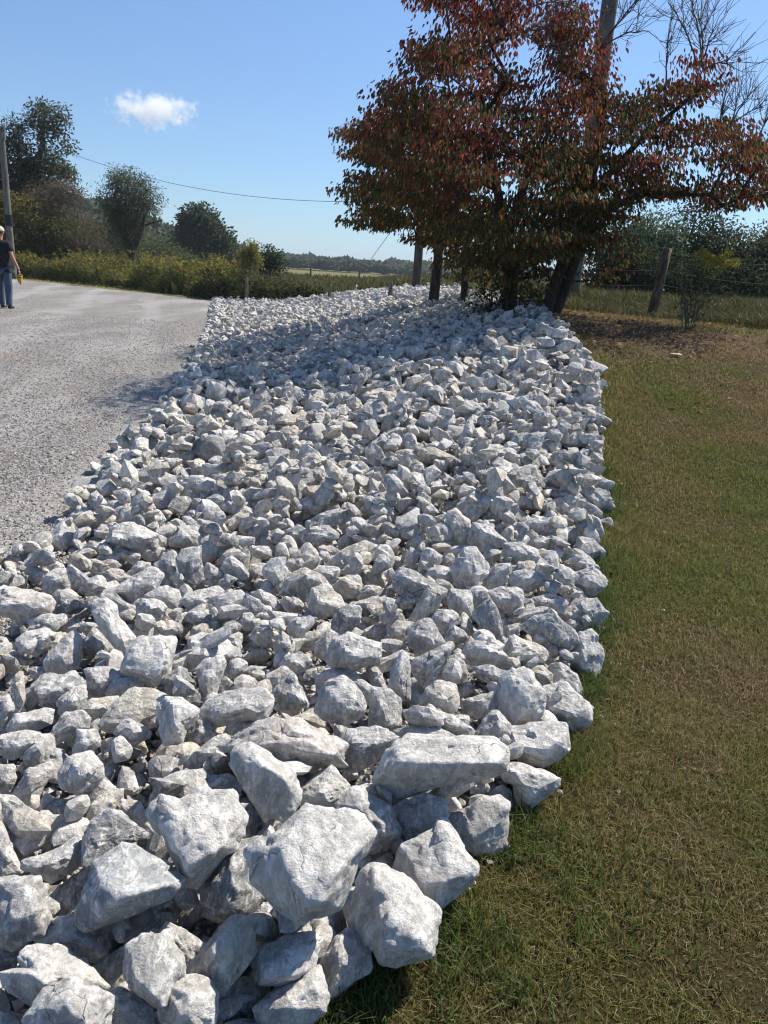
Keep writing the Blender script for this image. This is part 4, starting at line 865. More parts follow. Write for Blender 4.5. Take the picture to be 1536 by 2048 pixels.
intr = intr | ((cpx[:, 0] > -200) & (cpx[:, 1] > lim) & (cand[:, 1] < 4.5))
DROPS = []
sel = np.where(~intr & ~near_eye)[0]
for pas in range(2):
    order = rng.permutation(sel)
    if pas == 1: order = order[rng.random(len(order)) < .34]
    for k in order:
        x, y = cand[k]+(rng.normal(0, .05, 2) if pas else 0)
        e = min(x-bed_l(y), bed_r(y)-x)
        if y > 15 and terrain(x, y) > 3: continue
        if e < .14 and x > 0: x -= .09
        size = np.clip(rng.lognormal(math.log(.070), .36), .04, .16)*(1.12 if pas == 0 else 1.0)
        size *= 1-.22*float(ss(7.5, 10.5, y))
        if e < .25: size = max(size, .066)
        d = drop(x, y, size, rng, .22 if pas == 0 else .40, .27 if pas == 0 else .36)
        if d: d['tint'] = tint_pick(rng); DROPS.append(d)
# small filler between and under the traced rocks
FILL = []
HM2 = HM; HM = terrain(HX, HY)+.02
selI = np.where(intr)[0]
for pas in range(3):
    for k in rng.permutation(selI):
        x, y = cand[k]+rng.normal(0, .06, 2)
        if pas == 2 and rng.random() < .5: continue
        if not (bed_l(y) < x < bed_r(y)-.10): continue
        d = drop(x, y, rng.uniform(.028, .075)*(1+.25*ss(2.6, 4.5, y)), rng, .6, .5)
        if d: d['tint'] = tint_pick(rng); FILL.append(d)
HM = HM2
P = np.array([d['pos'] for d in DROPS]); dpx, dz = project(P)
vis = (dz > 1) & (dpx[:, 0] > 10) & (dpx[:, 0] < 1530) & (dpx[:, 1] > 560) & (dpx[:, 1] < 2040)
score = np.array([d['size'] for d in DROPS])/np.maximum(dz, .3)*vis
N_IND = max(0, 300-len(traced)); top = np.argsort(-score)[:N_IND]; topset = set(top.tolist())
for k in top:
    d = DROPS[k]; s = d['shape'] % 24
    if s not in HI_MESH: HI_MESH[s] = mesh_np('rock', *SHAPES[s]['hi'], None, True); HI_MESH[s].materials.append(M_ROCK)
    o = bpy.data.objects.new('rock', HI_MESH[s]); COL.objects.link(o)
    o.matrix_world = Matrix.Translation(d['pos']) @ d['M'].to_4x4() @ Matrix.Diagonal((*d['sc'], 1))
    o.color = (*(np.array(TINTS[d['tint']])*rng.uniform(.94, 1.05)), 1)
    pos = 'left part' if dpx[k, 0] < 520 else 'right part' if dpx[k, 0] > 960 else 'middle'
    ql = dict(tint=d['tint'], c=dpx[k], area=(d['size']*2*FPX/dz[k])**2, S=d['size']*1.7, pts=project((SHAPES[d['shape']]['P']*d['sc'])@d['Mn'].T+d['pos'])[0])
    l = auto_label(ql)
    if l in used: l = f"{TINT_WORD[d['tint']]} {shape_word(ql)} rock in the {pos} of the sunlit bed beyond the foreground boulders"
    used.add(l); tag(o, l, 'rock', 'limestone rocks of the roadside bed')
def heap(ds, key_fn):
    Vs = []; Ts = []; Cs = []; o = 0
    for d in ds:
        V0, T0 = SHAPES[d['shape']][key_fn(d)]
        if key_fn(d) == 'lo': pass
        V = (V0*d['sc'])@d['Mn'].T+d['pos']; Vs.append(V); Ts.append(T0+o); o += len(V)
        Cs.append(np.broadcast_to(np.array(TINTS[d['tint']])*rng.uniform(.93, 1.05), V.shape))
    return np.concatenate(Vs), np.concatenate(Ts), np.concatenate(Cs)
rest = [d for k, d in enumerate(DROPS) if k not in topset]
print('dropped', len(DROPS), 'filler', len(FILL))
V, T, C = heap([d for d in rest], lambda d: 'lo' if 3 < d['pos'][1] < 7 else 'hull')
tag(link('limestone_rocks', mesh_np('limestone_rocks', V, T, C, False), M_ROCKS), kind='stuff')
V, T, C = heap(FILL, lambda d: 'mid' if d['pos'][1] < 4.2 else 'hull')
tag(link('rubble', mesh_np('rubble', V, T, C, False), M_ROCKS), kind='stuff')

# crushed stone: pebbles on the lot's near part and between the rocks
def pebbles(name, xy, size, rng, cols, mat, lift=.0):
    n = len(xy); base = np.array([(1, 0, 0), (-1, 0, 0), (0, 1, 0), (0, -1, 0), (0, 0, 1), (0, 0, -1)], float)
    F8 = np.array([(0, 2, 4), (2, 1, 4), (1, 3, 4), (3, 0, 4), (2, 0, 5), (1, 2, 5), (3, 1, 5), (0, 3, 5)])
    V = base[None]*rng.uniform(.55, 1.25, (n, 6, 1))+rng.normal(0, .22, (n, 6, 3)); V *= (size*rng.uniform(.5, 1.3, n))[:, None, None]
    V[:, :, 2] *= .75; a = rng.uniform(0, 2*math.pi, n); c, s = np.cos(a)[:, None], np.sin(a)[:, None]
    X = V[:, :, 0]*c-V[:, :, 1]*s; Y = V[:, :, 0]*s+V[:, :, 1]*c
    z = terrain(xy[:, 0], xy[:, 1])+lift
    V = np.stack([X+xy[:, :1], Y+xy[:, 1:], V[:, :, 2]+z[:, None]], 2)
    T = (F8[None]+np.arange(n)[:, None, None]*6).reshape(-1, 3)
    cc = cols[rng.integers(0, len(cols), n)]*rng.uniform(.8, 1.15, (n, 1))
    return mesh_np(name, V.reshape(-1, 3), T, np.repeat(cc, 6, 0), False)
t = NT('pebble'); M_PEB = t.done(t.n('ShaderNodeAttribute', attribute_name='tint').outputs['Color'], .9, None, .2)
PCOL = np.array([(.39, .38, .37), (.33, .32, .31), (.27, .26, .25), (.44, .43, .42), (.31, .26, .22), (.22, .21, .20), (.36, .32, .285)])
n = 64000; yy = 3.0+rng.random(n)**1.55*15.0; xx = bed_l(yy)+.25-rng.random(n)**.9*(yy*.55+.9)
ok = xx < bed_l(yy)+.25
tag(link('loose_gravel', pebbles('loose_gravel', np.c_[xx, yy][ok], .0105, rng, PCOL*.9, None, .014), M_PEB), kind='stuff')
n = 26000; yy = rng.uniform(.6, 5.6, n); xx = bed_l(yy)+rng.random(n)**1.6*(bed_r(yy)-.15-bed_l(yy))
tag(link('crushed_stone', pebbles('crushed_stone', np.c_[xx, yy], .013, rng, PCOL*1.08, None, .04), M_PEB), kind='stuff')

n = 240; yy = rng.uniform(1.0, 9.0, n); xx = bed_r(yy)+rng.exponential(.07, n)-.02
tag(link('stone_chips', pebbles('stone_chips', np.c_[xx, yy], .009, rng, PCOL*1.1, None, .012), M_PEB), kind='stuff')
# ------------------------------------------------------------------ leaves, trees, grass
def leaf_mesh(name, C, D, size, width, col, rng, fold=.22, six=False):
    """C centres, D pointing direction of each leaf; folded rhombic leaves."""
    n = len(C); D = D/np.linalg.norm(D, axis=1)[:, None]
    s = np.cross(D, rng.normal(size=(n, 3))); s /= np.linalg.norm(s, axis=1)[:, None]+1e-9; nn = np.cross(D, s)
    L = (size*rng.uniform(.7, 1.25, n))[:, None]; W = L*width
    if six:
        V = np.stack([C, C+D*L*.3+s*W*.5+nn*W*fold, C+D*L*.3-s*W*.5+nn*W*fold, C+D*L*.68+s*W*.36+nn*(W*fold-L*.06), C+D*L*.68-s*W*.36+nn*(W*fold-L*.06), C+D*L-nn*L*.16, C+D*L*.5-nn*L*.02], 1)
        F = np.array([(0, 1, 6), (1, 3, 6), (3, 5, 6), (0, 6, 2), (2, 6, 4), (4, 6, 5)]); k = 7
    else:
        V = np.stack([C, C+D*L*.45+s*W*.5+nn*W*fold, C+D*L*.45-s*W*.5+nn*W*fold, C+D*L], 1)
        F = np.array([(0, 1, 3), (0, 3, 2)]); k = 4
    T = (F[None]+np.arange(n)[:, None, None]*k).reshape(-1, 3)
    return mesh_np(name, V.reshape(-1, 3), T, np.repeat(col, k, 0), False)
def pick(cols, w_, n, rng, var=.18):
    cols = np.array(cols); w_ = (list(w_)+[1]*9)[:len(cols)]; i = rng.choice(len(cols), n, p=np.array(w_)/sum(w_))
    return cols[i]*rng.uniform(1-var, 1+var, (n, 1))
def grow(trunks, att, rng, r_tip=.006, step=.28, wander=.06, pipe=.5, r_trunk=None):
    """Skeleton from trunk polylines to all attractor points; returns segment list and node radii."""
    N = []; PA = []; base_r = {}
    for tr, r0, r1 in trunks:
        tr = np.asarray(tr, float); prev = -1
        for i in range(len(tr)-1):
            seg = np.linalg.norm(tr[i+1]-tr[i]); m = max(1, int(seg/step))
            for k in range(m+(1 if i == len(tr)-2 else 0)):
                N.append(tr[i]+(tr[i+1]-tr[i])*k/m); PA.append(prev); prev = len(N)-1
                f = (i+k/m)/(len(tr)-1); base_r[prev] = r0+(r1-r0)*f
    N = list(N); arr = np.array(N); tips = []
    o = np.argsort([np.min(np.linalg.norm(arr-a, axis=1)) for a in att])
    for k in o:
        a = att[k]; d = np.linalg.norm(arr-a, axis=1); cost = d*(1+.55*np.clip((arr[:, 2]-a[2])/np.maximum(d, 1e-6), 0, 1))
        j = int(np.argmin(cost)); m = max(1, int(d[j]/step)); p0 = arr[j]; new = []
        for q in range(1, m+1):
            f = q/m; p = p0+(a-p0)*f+np.array([0, 0, .10*d[j]*math.sin(f*math.pi)])+rng.normal(0, wander*step*2, 3)*(q < m)
            N.append(p); PA.append(j if q == 1 else len(N)-2); new.append(p)
        arr = np.vstack([arr, new]); tips.append(len(N)-1)
    cnt = np.zeros(len(N)); 
    for t_ in tips: cnt[t_] += 1
    for i in range(len(N)-1, -1, -1):
        if PA[i] >= 0: cnt[PA[i]] += cnt[i]
    rad = r_tip*np.maximum(cnt, 1)**pipe
    for i, r in base_r.items(): rad[i] = r
    return arr, np.array(PA), rad, np.array(tips)
def limb_mesh(name, N, PA, rad, sides=6):
    ch = np.where(PA >= 0)[0]; P0 = N[PA[ch]]; P1 = N[ch]; r0 = np.minimum(rad[PA[ch]], rad[ch]*1.7); r1 = rad[ch]
    t_ = P1-P0; t_ /= np.linalg.norm(t_, axis=1)[:, None]+1e-9; a = np.cross(t_, [.31, .17, .93]); a /= np.linalg.norm(a, axis=1)[:, None]+1e-9; b = np.cross(t_, a)
    th = np.arange(sides)*2*math.pi/sides; ring = np.cos(th)[None, :, None]*a[:, None]+np.sin(th)[None, :, None]*b[:, None]
    V = np.concatenate([P0[:, None]-t_[:, None]*r0[:, None, None]*.3+ring*r0[:, None, None], P1[:, None]+t_[:, None]*r1[:, None, None]*.3+ring*r1[:, None, None]], 1)
    k = np.arange(sides); F = np.concatenate([np.stack([k, (k+1) % sides, (k+1) % sides+sides], 1), np.stack([k, (k+1) % sides+sides, k+sides], 1)])
    T = (F[None]+np.arange(len(ch))[:, None, None]*2*sides).reshape(-1, 3)
    return mesh_np(name, V.reshape(-1, 3), T, None, True)
def sample_outline(poly, depth, thick, n, rng, low=None):
    """Points filling a crown: its outline, seen from the road, at its own distance, rounded in depth."""
    poly = np.array(poly, float); lo, hi = poly.min(0), poly.max(0); out = []
    m = 40
    gx, gy = np.meshgrid(np.linspace(lo[0], hi[0], m), np.linspace(lo[1], hi[1], m)); G = np.stack([gx.ravel(), gy.ravel()], 1)
    outside = G[~in_poly(G, poly)]; edge = np.concatenate([outside, poly])
    scale = np.sqrt((hi-lo).prod())*.33
    while len(out) < n:
        p = rng.uniform(lo, hi, (200, 2)); p = p[in_poly(p, poly)]
        for q in p:
            e = min(1, np.min(np.linalg.norm(edge-q, axis=1))/scale)
            out.append(at(q[0], q[1], depth+thick*math.sqrt(e*(2-e))*rng.uniform(-1, 1)))
            if len(out) == n: break
    return np.array(out)
def ellipsoids(spec, n, rng):
    w_ = np.array([s[3]*s[4]*s[5] for s in spec]); out = []
    for k in rng.choice(len(spec), n, p=w_/w_.sum()):
        c = spec[k]; d = rng.normal(size=3); d /= np.linalg.norm(d); out.append(np.array(c[:3])+d*np.array(c[3:6])*rng.uniform(.35, 1)**.6)
    return np.array(out)
def foliage(tips, n, spread, flat, rng):
    k = rng.integers(0, len(tips), n); off = np.clip(rng.normal(size=(n, 3)), -1.6, 1.6)*[spread, spread, flat]; return tips[k]+off, off, k

# --- the dogwoods, autumn red, by the rock bed
def dog_colour(C, k, rng, zlo, zhi, red=1.0):
    n = len(C); P = C*1.1; f = fbm(P, 13, 2); z = (C[:, 2]-zlo)/(zhi-zlo); pr = np.clip(.06+.90*ss(.24, .84, z+.34*f)+.12*rng.normal(size=n), 0, 1)*red
    pal_r = pick([(.20, .048, .036), (.14, .040, .040), (.30, .10, .04), (.26, .05, .035), (.18, .09, .04)], [4, 3, 2, 2, 2], n, rng, .3)
    pal_g = pick([(.090, .092, .028), (.065, .080, .028), (.14, .105, .028), (.26, .13, .03), (.16, .06, .03)], [4, 4, 2.4, 1, 1], n, rng, .3)
    return np.where((rng.random(n) < pr)[:, None], pal_r, pal_g)
def dogwood(label, trunks, polys, nleaf, rng, leaf=.068, spread=.19, flat=.042, bare=(), red=1.0, step=.26, sides=6):
    base = np.array(trunks[0][0][0]); root = empty('dogwood_tree', base, label, 'tree', 'dogwood trees beside the rock bed')
    att = np.vstack([sample_outline(*p, rng) for p in polys]); nb = len(att)
    N, PA, rad, tips = grow(trunks, att, rng, .0045, step, .06, .47)
    link('trunk', limb_mesh('trunk', N-base, PA, rad, sides), M_BARK, root)
    tw = []
    for b_ in bare:                   # leafless limbs: tapering, forking into fine twigs
        j = int(np.argmin(np.linalg.norm(N-b_, axis=1)+1.2*np.maximum(N[:, 2]-b_[2], 0))); p0 = N[j]; L_ = np.linalg.norm(b_-p0); t_ = np.linspace(0, 1, 9)[:, None]
        P_ = p0+(b_-p0)*t_+np.array([0, 0, .10*L_])*np.sin(t_*math.pi)+np.vstack([np.zeros(3), np.cumsum(rng.normal(0, .012*L_, (8, 3)), 0)]); tw.append(tube_arrays(P_, np.linspace(.013, .006, 9), 5))
        dv = (P_[-1]-P_[0])/max(L_, .1)
        for q in range(11):
            i_ = rng.integers(3, 9); l_ = rng.uniform(.2, .55); d_ = dv+rng.normal(0, .55, 3)+[0, 0, .35]; d_ /= np.linalg.norm(d_); e_ = P_[i_]+d_*l_+[0, 0, .05]
            tw.append(tube_arrays([P_[i_], P_[i_]+d_*l_*.5+rng.normal(0, .02, 3), e_], [.0055, .004, .0028], 4))
            for q2 in range(2): tw.append(tube_arrays([P_[i_]+d_*l_*.55, e_+rng.normal(0, .12, 3)], [.0036, .0024], 3))
    if tw: link('bare_twigs', mesh_np('bare_twigs', join_arrays(tw)[0]-base, join_arrays(tw)[1], None, True), M_BARKG, root)
    att = att+[0, 0, 0]
    C, off, k = foliage(att, nleaf, spread, flat, rng)
    out = (C-np.array([base[0], base[1], 0])); out[:, 2] = 0; out /= np.linalg.norm(out, axis=1)[:, None]+1e-6
    D = out*.3+off*.8+np.array([0, 0, -1.05])+rng.normal(0, .26, (nleaf, 3))
    C = C+[0, 0, .05]
    col = dog_colour(C, k, rng, base[2]+.2, base[2]+4.6, red)
    link('crown', leaf_mesh('crown', C-base, D, leaf, .46, col, rng, .25, True), M_LEAF, root)
    return root
rt = np.random.default_rng(11)
def gz(px, py, d): p = at(px, py, d); p[2] = float(terrain(p[0], p[1])); return p
D1 = 10.8
b1 = gz(1020, 622, D1)
bare1 = [at(*p) for p in ((1075, -20, 10.8), (1120, 5, 11), (1160, 20, 11), (1100, 60, 10.7), (1150, 75, 10.9), (1085, 95, 10.6), (1125, 110, 10.6))]
dogwood('front dogwood with olive and rust red leaves, its trunk standing among the rocks', [([b1-[0, 0, .15], at(1022, 560, D1), at(1012, 470, D1), at(985, 330, D1+.1), at(960, 180, D1)], .11, .03), ([at(1013, 480, D1), at(1060, 340, D1-.2), at(1110, 240, D1)], .06, .025)],
        [([(850, 20), (830, 120), (782, 185), (735, 250), (745, 330), (770, 400), (850, 430), (905, 490), (930, 540), (1010, 540), (1075, 530), (1140, 500), (1190, 430), (1180, 330), (1080, 230), (1015, 150), (1050, 50), (1035, -70), (930, -110), (860, -70)], D1, 2.3, 310),
         ([(905, 430), (1160, 420), (1120, 540), (1060, 570), (960, 575), (920, 540)], D1, 1.2, 28)], 27500, rt, bare=bare1)
D2 = 11.3
b2 = gz(1088, 624, D2); b2b = gz(1106, 622, D2+.05)
bare2 = [at(*p) for p in ((1290, 60, 11.3), (1340, 20, 11.2), (1400, 35, 11.5), (1330, 95, 11.3), (1385, -10, 11), (1270, 15, 11.5), (1400, 90, 11.4), (1500, 190, 11.4), (1525, 215, 11.2), (1470, 205, 11.4), (1535, 235, 11.5), (1440, 230, 11.2), (1450, 130, 11.0), (1240, -30, 11), (1310, -30, 11.2), (1180, -10, 11.4), (1420, 60, 11.2))]
dogwood('right-hand dogwood with deep red leaves and twin leaning trunks on the grass bank', [([b2-[0, 0, .15], at(1118, 545, D2), at(1150, 450, D2), at(1190, 330, D2), at(1215, 190, D2)], .105, .03), ([b2b-[0, 0, .15], at(1150, 520, D2), at(1190, 430, D2-.1), at(1290, 385, D2-.4), at(1420, 390, D2-.5)], .085, .025), ([at(1170, 400, D2), at(1290, 270, D2+.2), at(1400, 180, D2+.3)], .06, .02)],
        [([(1105, 50), (1130, 10), (1165, 60), (1210, 90), (1190, 180), (1230, 220), (1320, 190), (1335, 145), (1475, 90), (1450, 140), (1390, 190), (1340, 240), (1370, 265), (1440, 235), (1540, 300), (1620, 330), (1640, 400), (1570, 410), (1520, 400), (1430, 425), (1400, 395), (1300, 400), (1250, 415), (1230, 470), (1190, 530), (1120, 520), (1070, 420), (1080, 220)], D2, 1.9, 290),
         ([(1080, 440), (1230, 420), (1250, 520), (1180, 580), (1140, 550)], D2, .8, 16)], 20500, rt, bare=bare2)
D3 = 14.2
b3 = gz(868, 575, D3)
dogwood('back dogwood with dark maroon leaves leaning out left over the rock mound', [([b3-[0, 0, .15], at(876, 520, D3), at(880, 455, D3), at(850, 380, D3), at(790, 320, D3-.2)], .10, .03), ([at(879, 470, D3), at(925, 390, D3), at(930, 300, D3)], .06, .025)],
        [([(700, 255), (690, 300), (735, 335), (692, 390), (725, 420), (700, 462), (755, 472), (790, 455), (840, 490), (905, 500), (960, 420), (950, 280), (850, 225), (780, 190), (745, 250)], D3, 2.4, 225)], 20000, rt, red=1.15)
D4 = 13.2
b4 = gz(932, 592, D4)
dogwood('slim dogwood with drooping rust leaves, behind the front dogwood trunk', [([b4-[0, 0, .15], at(930, 530, D4), at(938, 450, D4)], .075, .03)],
        [([(880, 440), (990, 430), (1000, 540), (965, 570), (915, 560), (890, 530)], D4, .9, 50)], 2400, rt, red=.7)

# --- other trees
def tree(name, label, base, trunks, spec, nleaf, leaf, width, cols, w_, rng, group=None, spread=.35, flat=.28, natt=160, bark=None, droop=.3, r_tip=.012, step=.5, pipe=.5, natt_bare=0):
    base = np.array(base, float); root = empty(name, base, label, 'tree', group)
    att = ellipsoids([(base[0]+s[0], base[1]+s[1], base[2]+s[2], *s[3:]) for s in spec], natt, rng)
    N, PA, rad, tips = grow([([base+np.array(p) for p in t_], r0, r1) for t_, r0, r1 in trunks], att, rng, r_tip, step, .1, pipe)
    link('trunk', limb_mesh('trunk', N-base, PA, rad, 6), bark or M_BARK, root)
    if nleaf:
        C, off, k = foliage(att[natt_bare:], nleaf, spread, flat, rng)
        D = off*1.5+rng.normal(0, .6, (nleaf, 3))+[0, 0, -droop]
        col = pick(cols, w_, nleaf, rng, .25)*(1+.22*fbm(C*.9, 21, 2))[:, None]
        link('crown', leaf_mesh('crown', C-base, D, leaf, width, col, rng), M_LEAF, root)
    return root
GREEN = [(.05, .075, .025), (.07, .09, .03), (.04, .06, .025), (.09, .10, .035)]; GW = [4, 3, 3, 1.2]
GREY = [(.095, .110, .062), (.125, .138, .082), (.07, .085, .046), (.15, .155, .095)]
OLIVE = [(.15, .135, .035), (.19, .165, .045), (.09, .095, .03), (.22, .17, .05)]
def gp(px, py, d, z=None): p = at(px, py, d); p[2] = float(terrain(p[0], p[1])) if z is None else z; return p
def up(base, pts, d):              # picture points at distance d as offsets from a base
    return [tuple(at(x, y, d)-base) for x, y in pts]
def ell(base, px, py, d, rx, ry): # crown lump centred on a picture point, radii in metres
    c = at(px, py, d)-base; return (c[0], c[1], c[2], rx, rx*.85, ry)
rt = np.random.default_rng(23)
b = gp(78, 548, 45)
tree('tall_oak', 'tall open-crowned grey-green tree behind the left utility pole, dead wood below', b, [(up(b, [(78, 548), (80, 450), (74, 360), (84, 280), (90, 225)], 45), .24, .05)],
     [ell(b, 60, 250, 45, .9, .8), ell(b, 95, 232, 45, 1.0, .75), ell(b, 120, 275, 45, .75, .7), ell(b, 128, 315, 45, .8, .6), ell(b, 62, 300, 45, 1.1, 1.0), ell(b, 90, 350, 45, 1.5, 1.0), ell(b, 50, 380, 45, 1.4, 1.3)], 9000, .20, .45, GREY, GW, rt, natt=120, spread=.26, flat=.2, bark=M_BARKG, r_tip=.018)
b = gp(-8, 548, 44)
tree('tall_oak', 'dark green tree at the left picture edge behind the top of the utility pole', b, [(up(b, [(-8, 548), (-5, 400), (0, 260)], 44), .22, .05)],
     [ell(b, 2, 265, 44, 1.0, .9), ell(b, -20, 330, 44, 1.6, 1.2), ell(b, 15, 350, 44, 1.2, 1.1), ell(b, -10, 410, 44, 1.7, 1.1)], 7500, .2, .45, GREY, GW, rt, natt=90, spread=.3, flat=.24, r_tip=.018)
b = gp(8, 556, 41)
tree('olive_green_tree', 'yellowish olive tree at the left edge, right behind the man and the pole', b, [(up(b, [(8, 556), (10, 480), (5, 400)], 41), .13, .04)],
     [ell(b, 20, 405, 41, 1.0, .6), ell(b, 38, 440, 41, .9, .6), ell(b, -15, 420, 41, 1.2, .9), ell(b, 45, 490, 41, .7, .5), ell(b, 10, 480, 41, 1.2, .8)], 8000, .17, .5, OLIVE, [4, 2, 3, 1], rt, natt=90, spread=.28, flat=.18)
b = gp(140, 560, 43)
tree('leaning_dead_tree', 'half-dead tree leaning left with bare grey limbs and brown dry vines', b, [(up(b, [(168, 560), (150, 500), (125, 450), (102, 412), (92, 385)], 43), .17, .05), (up(b, [(125, 450), (95, 430), (70, 410)], 43), .10, .03), (up(b, [(102, 412), (105, 390), (130, 372), (160, 385)], 43), .09, .02)],
     [ell(b, 110, 385, 43, 1.3, .55), ell(b, 145, 385, 43, .8, .4), ell(b, 85, 400, 43, 1.0, .7), ell(b, 125, 430, 43, 1.3, .8), ell(b, 170, 470, 43, 1.0, .6)], 5200, .14, .4,
     [(.15, .11, .085), (.20, .145, .11), (.10, .09, .042), (.13, .10, .09)], [3, 2, 2, 2], rt, natt=170, spread=.3, flat=.22, bark=M_BARKG, r_tip=.014, pipe=.42, step=.4)
b = gp(90, 565, 42)
tree('roadside_tree', 'dense dark green thicket tree below the leaning dead tree, at the gravel edge', b, [(up(b, [(80, 565), (82, 520), (78, 470)], 42), .13, .04)],
     [ell(b, 60, 500, 42, 1.5, 1.0), ell(b, 105, 510, 42, 1.4, 1.0), ell(b, 130, 470, 42, 1.4, .9), ell(b, 85, 455, 42, 1.2, .8), ell(b, 160, 520, 42, 1.2, .8)], 12000, .16, .5, [(.085, .095, .034), (.115, .11, .038), (.06, .075, .03), (.14, .115, .05)], GW, rt, natt=110, spread=.4, flat=.34)
b = gp(190, 572, 40.5)
tree('vine_snag', 'dark brown snag wrapped in dry vines at the right foot of the left thicket', b, [(up(b, [(190, 572), (182, 530), (172, 495)], 40.5), .12, .05)],
     [ell(b, 182, 500, 40.5, .8, .6), ell(b, 192, 540, 40.5, .8, .7), ell(b, 205, 510, 40.5, .5, .5)], 4000, .13, .4, [(.12, .088, .07), (.17, .12, .095), (.085, .08, .038)], [3, 2, 2], rt, natt=90, spread=.24, flat=.2, bark=M_BARKG, pipe=.4)
b = gp(262, 545, 52)
tree('round_willow', 'round-crowned grey-green tree with a thick forked trunk, left of the wire', b, [(up(b, [(258, 548), (262, 500), (250, 470), (235, 440), (240, 400)], 52), .42, .10), (up(b, [(262, 500), (280, 470), (290, 430)], 52), .28, .08), (up(b, [(268, 490), (285, 452), (325, 440)], 52), .10, .03)],
     [ell(b, 255, 375, 52, 1.5, 1.1), ell(b, 230, 400, 52, 1.0, 1.2), ell(b, 290, 395, 52, 1.2, .9), ell(b, 262, 420, 52, 1.6, 1.0), ell(b, 308, 415, 52, .6, .6), ell(b, 222, 430, 52, .6, .8), ell(b, 250, 465, 52, 1.2, 1.0), ell(b, 262, 500, 52, .8, .9)], 15000, .17, .3, [(.10, .122, .060), (.135, .15, .08), (.072, .09, .042), (.16, .155, .085)], GW, rt, natt=150, spread=.32, flat=.28, droop=.7)
b = gp(405, 530, 95)
tree('far_oak', 'big rounded dark green tree rising above the scrub left of the yellow sapling', b, [(up(b, [(405, 530), (405, 490), (400, 450)], 95), .5, .15)],
     [ell(b, 400, 445, 95, 1.9, 1.6), ell(b, 375, 460, 95, 1.3, 1.2), ell(b, 425, 465, 95, 1.9, 1.5), ell(b, 445, 485, 95, 1.5, 1.4), ell(b, 395, 485, 95, 2.4, 1.8)], 9000, .42, .6, [(.065, .088, .046), (.082, .104, .052), (.052, .072, .04)], [3, 2, 2], rt, natt=110, spread=.6, flat=.5)
b = gp(500, 562, 46)
tree('yellow_sapling', 'small sapling turning yellow, alone at the edge of the weeds', b, [(up(b, [(497, 562), (500, 530), (505, 490)], 46), .045, .02)],
     [ell(b, 505, 490, 46, .35, .35), ell(b, 498, 510, 46, .5, .35), ell(b, 512, 520, 46, .4, .35), ell(b, 495, 530, 46, .35, .3)], 2100, .13, .6, [(.30, .24, .045), (.22, .20, .05), (.12, .14, .04), (.34, .27, .07)], [4, 3, 3, 2], rt, natt=50, spread=.15, flat=.13, step=.3)
b = gp(540, 552, 62)
tree('green_sapling', 'small bushy green tree just right of the yellow sapling', b, [(up(b, [(540, 552), (540, 520), (538, 500)], 62), .08, .03)],
     [ell(b, 540, 510, 62, .7, .6), ell(b, 548, 528, 62, .8, .6), ell(b, 530, 530, 62, .6, .6)], 2600, .2, .6, [(.05, .085, .03), (.07, .10, .035), (.035, .06, .024)], GW, rt, natt=50, spread=.26, flat=.22)
scr = [(330, 520, 75, 2.6, 1.9, 'round green scrub tree between the round willow and the far oak'), (370, 535, 62, 1.5, 1.2, 'low green scrub bush in front of the far oak'), (300, 545, 58, 1.5, 1.2, 'yellow-green bush at the right foot of the round willow'),
       (215, 505, 60, 2.0, 2.0, 'dark green tree filling the gap left of the round willow'), (450, 545, 55, 1.1, .9, 'low bush with reddish leaves left of the yellow sapling'), (480, 520, 110, 2.6, 1.6, 'dark far tree behind the yellow sapling, at the foot of the hill')]
for px, py, d, rx, ry, lb in scr:
    b = gp(px, py+25, d)
    tree('scrub_tree', lb, b, [(up(b, [(px, py+25), (px, py)], d), .10, .04)], [ell(b, px, py, d, rx*.8, ry*.8), ell(b, px-rx*9, py+8, d, rx*.6, ry*.6), ell(b, px+rx*9, py+8, d, rx*.6, ry*.6)], 4200, .09+.0026*d, .55,
         [(.085, .108, .040), (.115, .13, .046), (.062, .082, .034), (.145, .135, .046)] if 'reddish' not in lb else [(.09, .055, .03), (.06, .05, .022), (.05, .06, .02)], [3, 2, 3, 1] if 'reddish' not in lb else [2, 2, 2], rt, 'scrub along the far side of the lot', spread=.07*rx*3.2, flat=.06*ry*3.4, natt=60)
# right-hand thicket behind the fence
thk = [(1235, 500, 27, 1.2, 1.1, 'dark green tree of the right thicket, nearest the dogwood trunks', 0), (1300, 470, 29, 1.0, .9, 'pale-leaved tree of the right thicket above the leaning post', 1), (1380, 470, 30, 1.5, 1.2, 'tallest dark tree of the right thicket, behind the goldenrod plant', 0),
       (1455, 500, 29, 1.1, 1.0, 'spiky-topped grey-green tree in the right thicket', 2), (1530, 510, 28, 1.0, 1.1, 'olive green tree of the thicket at the right picture edge', 2), (1600, 500, 29, 1.4, 1.2, 'dark tree of the right thicket mostly outside the picture', 0),
       (1330, 550, 27, 1.3, .8, 'dark undergrowth bush behind the leaning fence post', 0), (1430, 560, 27, 1.3, .8, 'dark undergrowth bush behind the goldenrod plant', 0), (1510, 570, 26.5, 1.2, .7, 'dark undergrowth bush low at the right picture edge', 0), (1250, 560, 27, 1.0, .7, 'dark undergrowth bush behind the grass bank, left of the post', 0)]
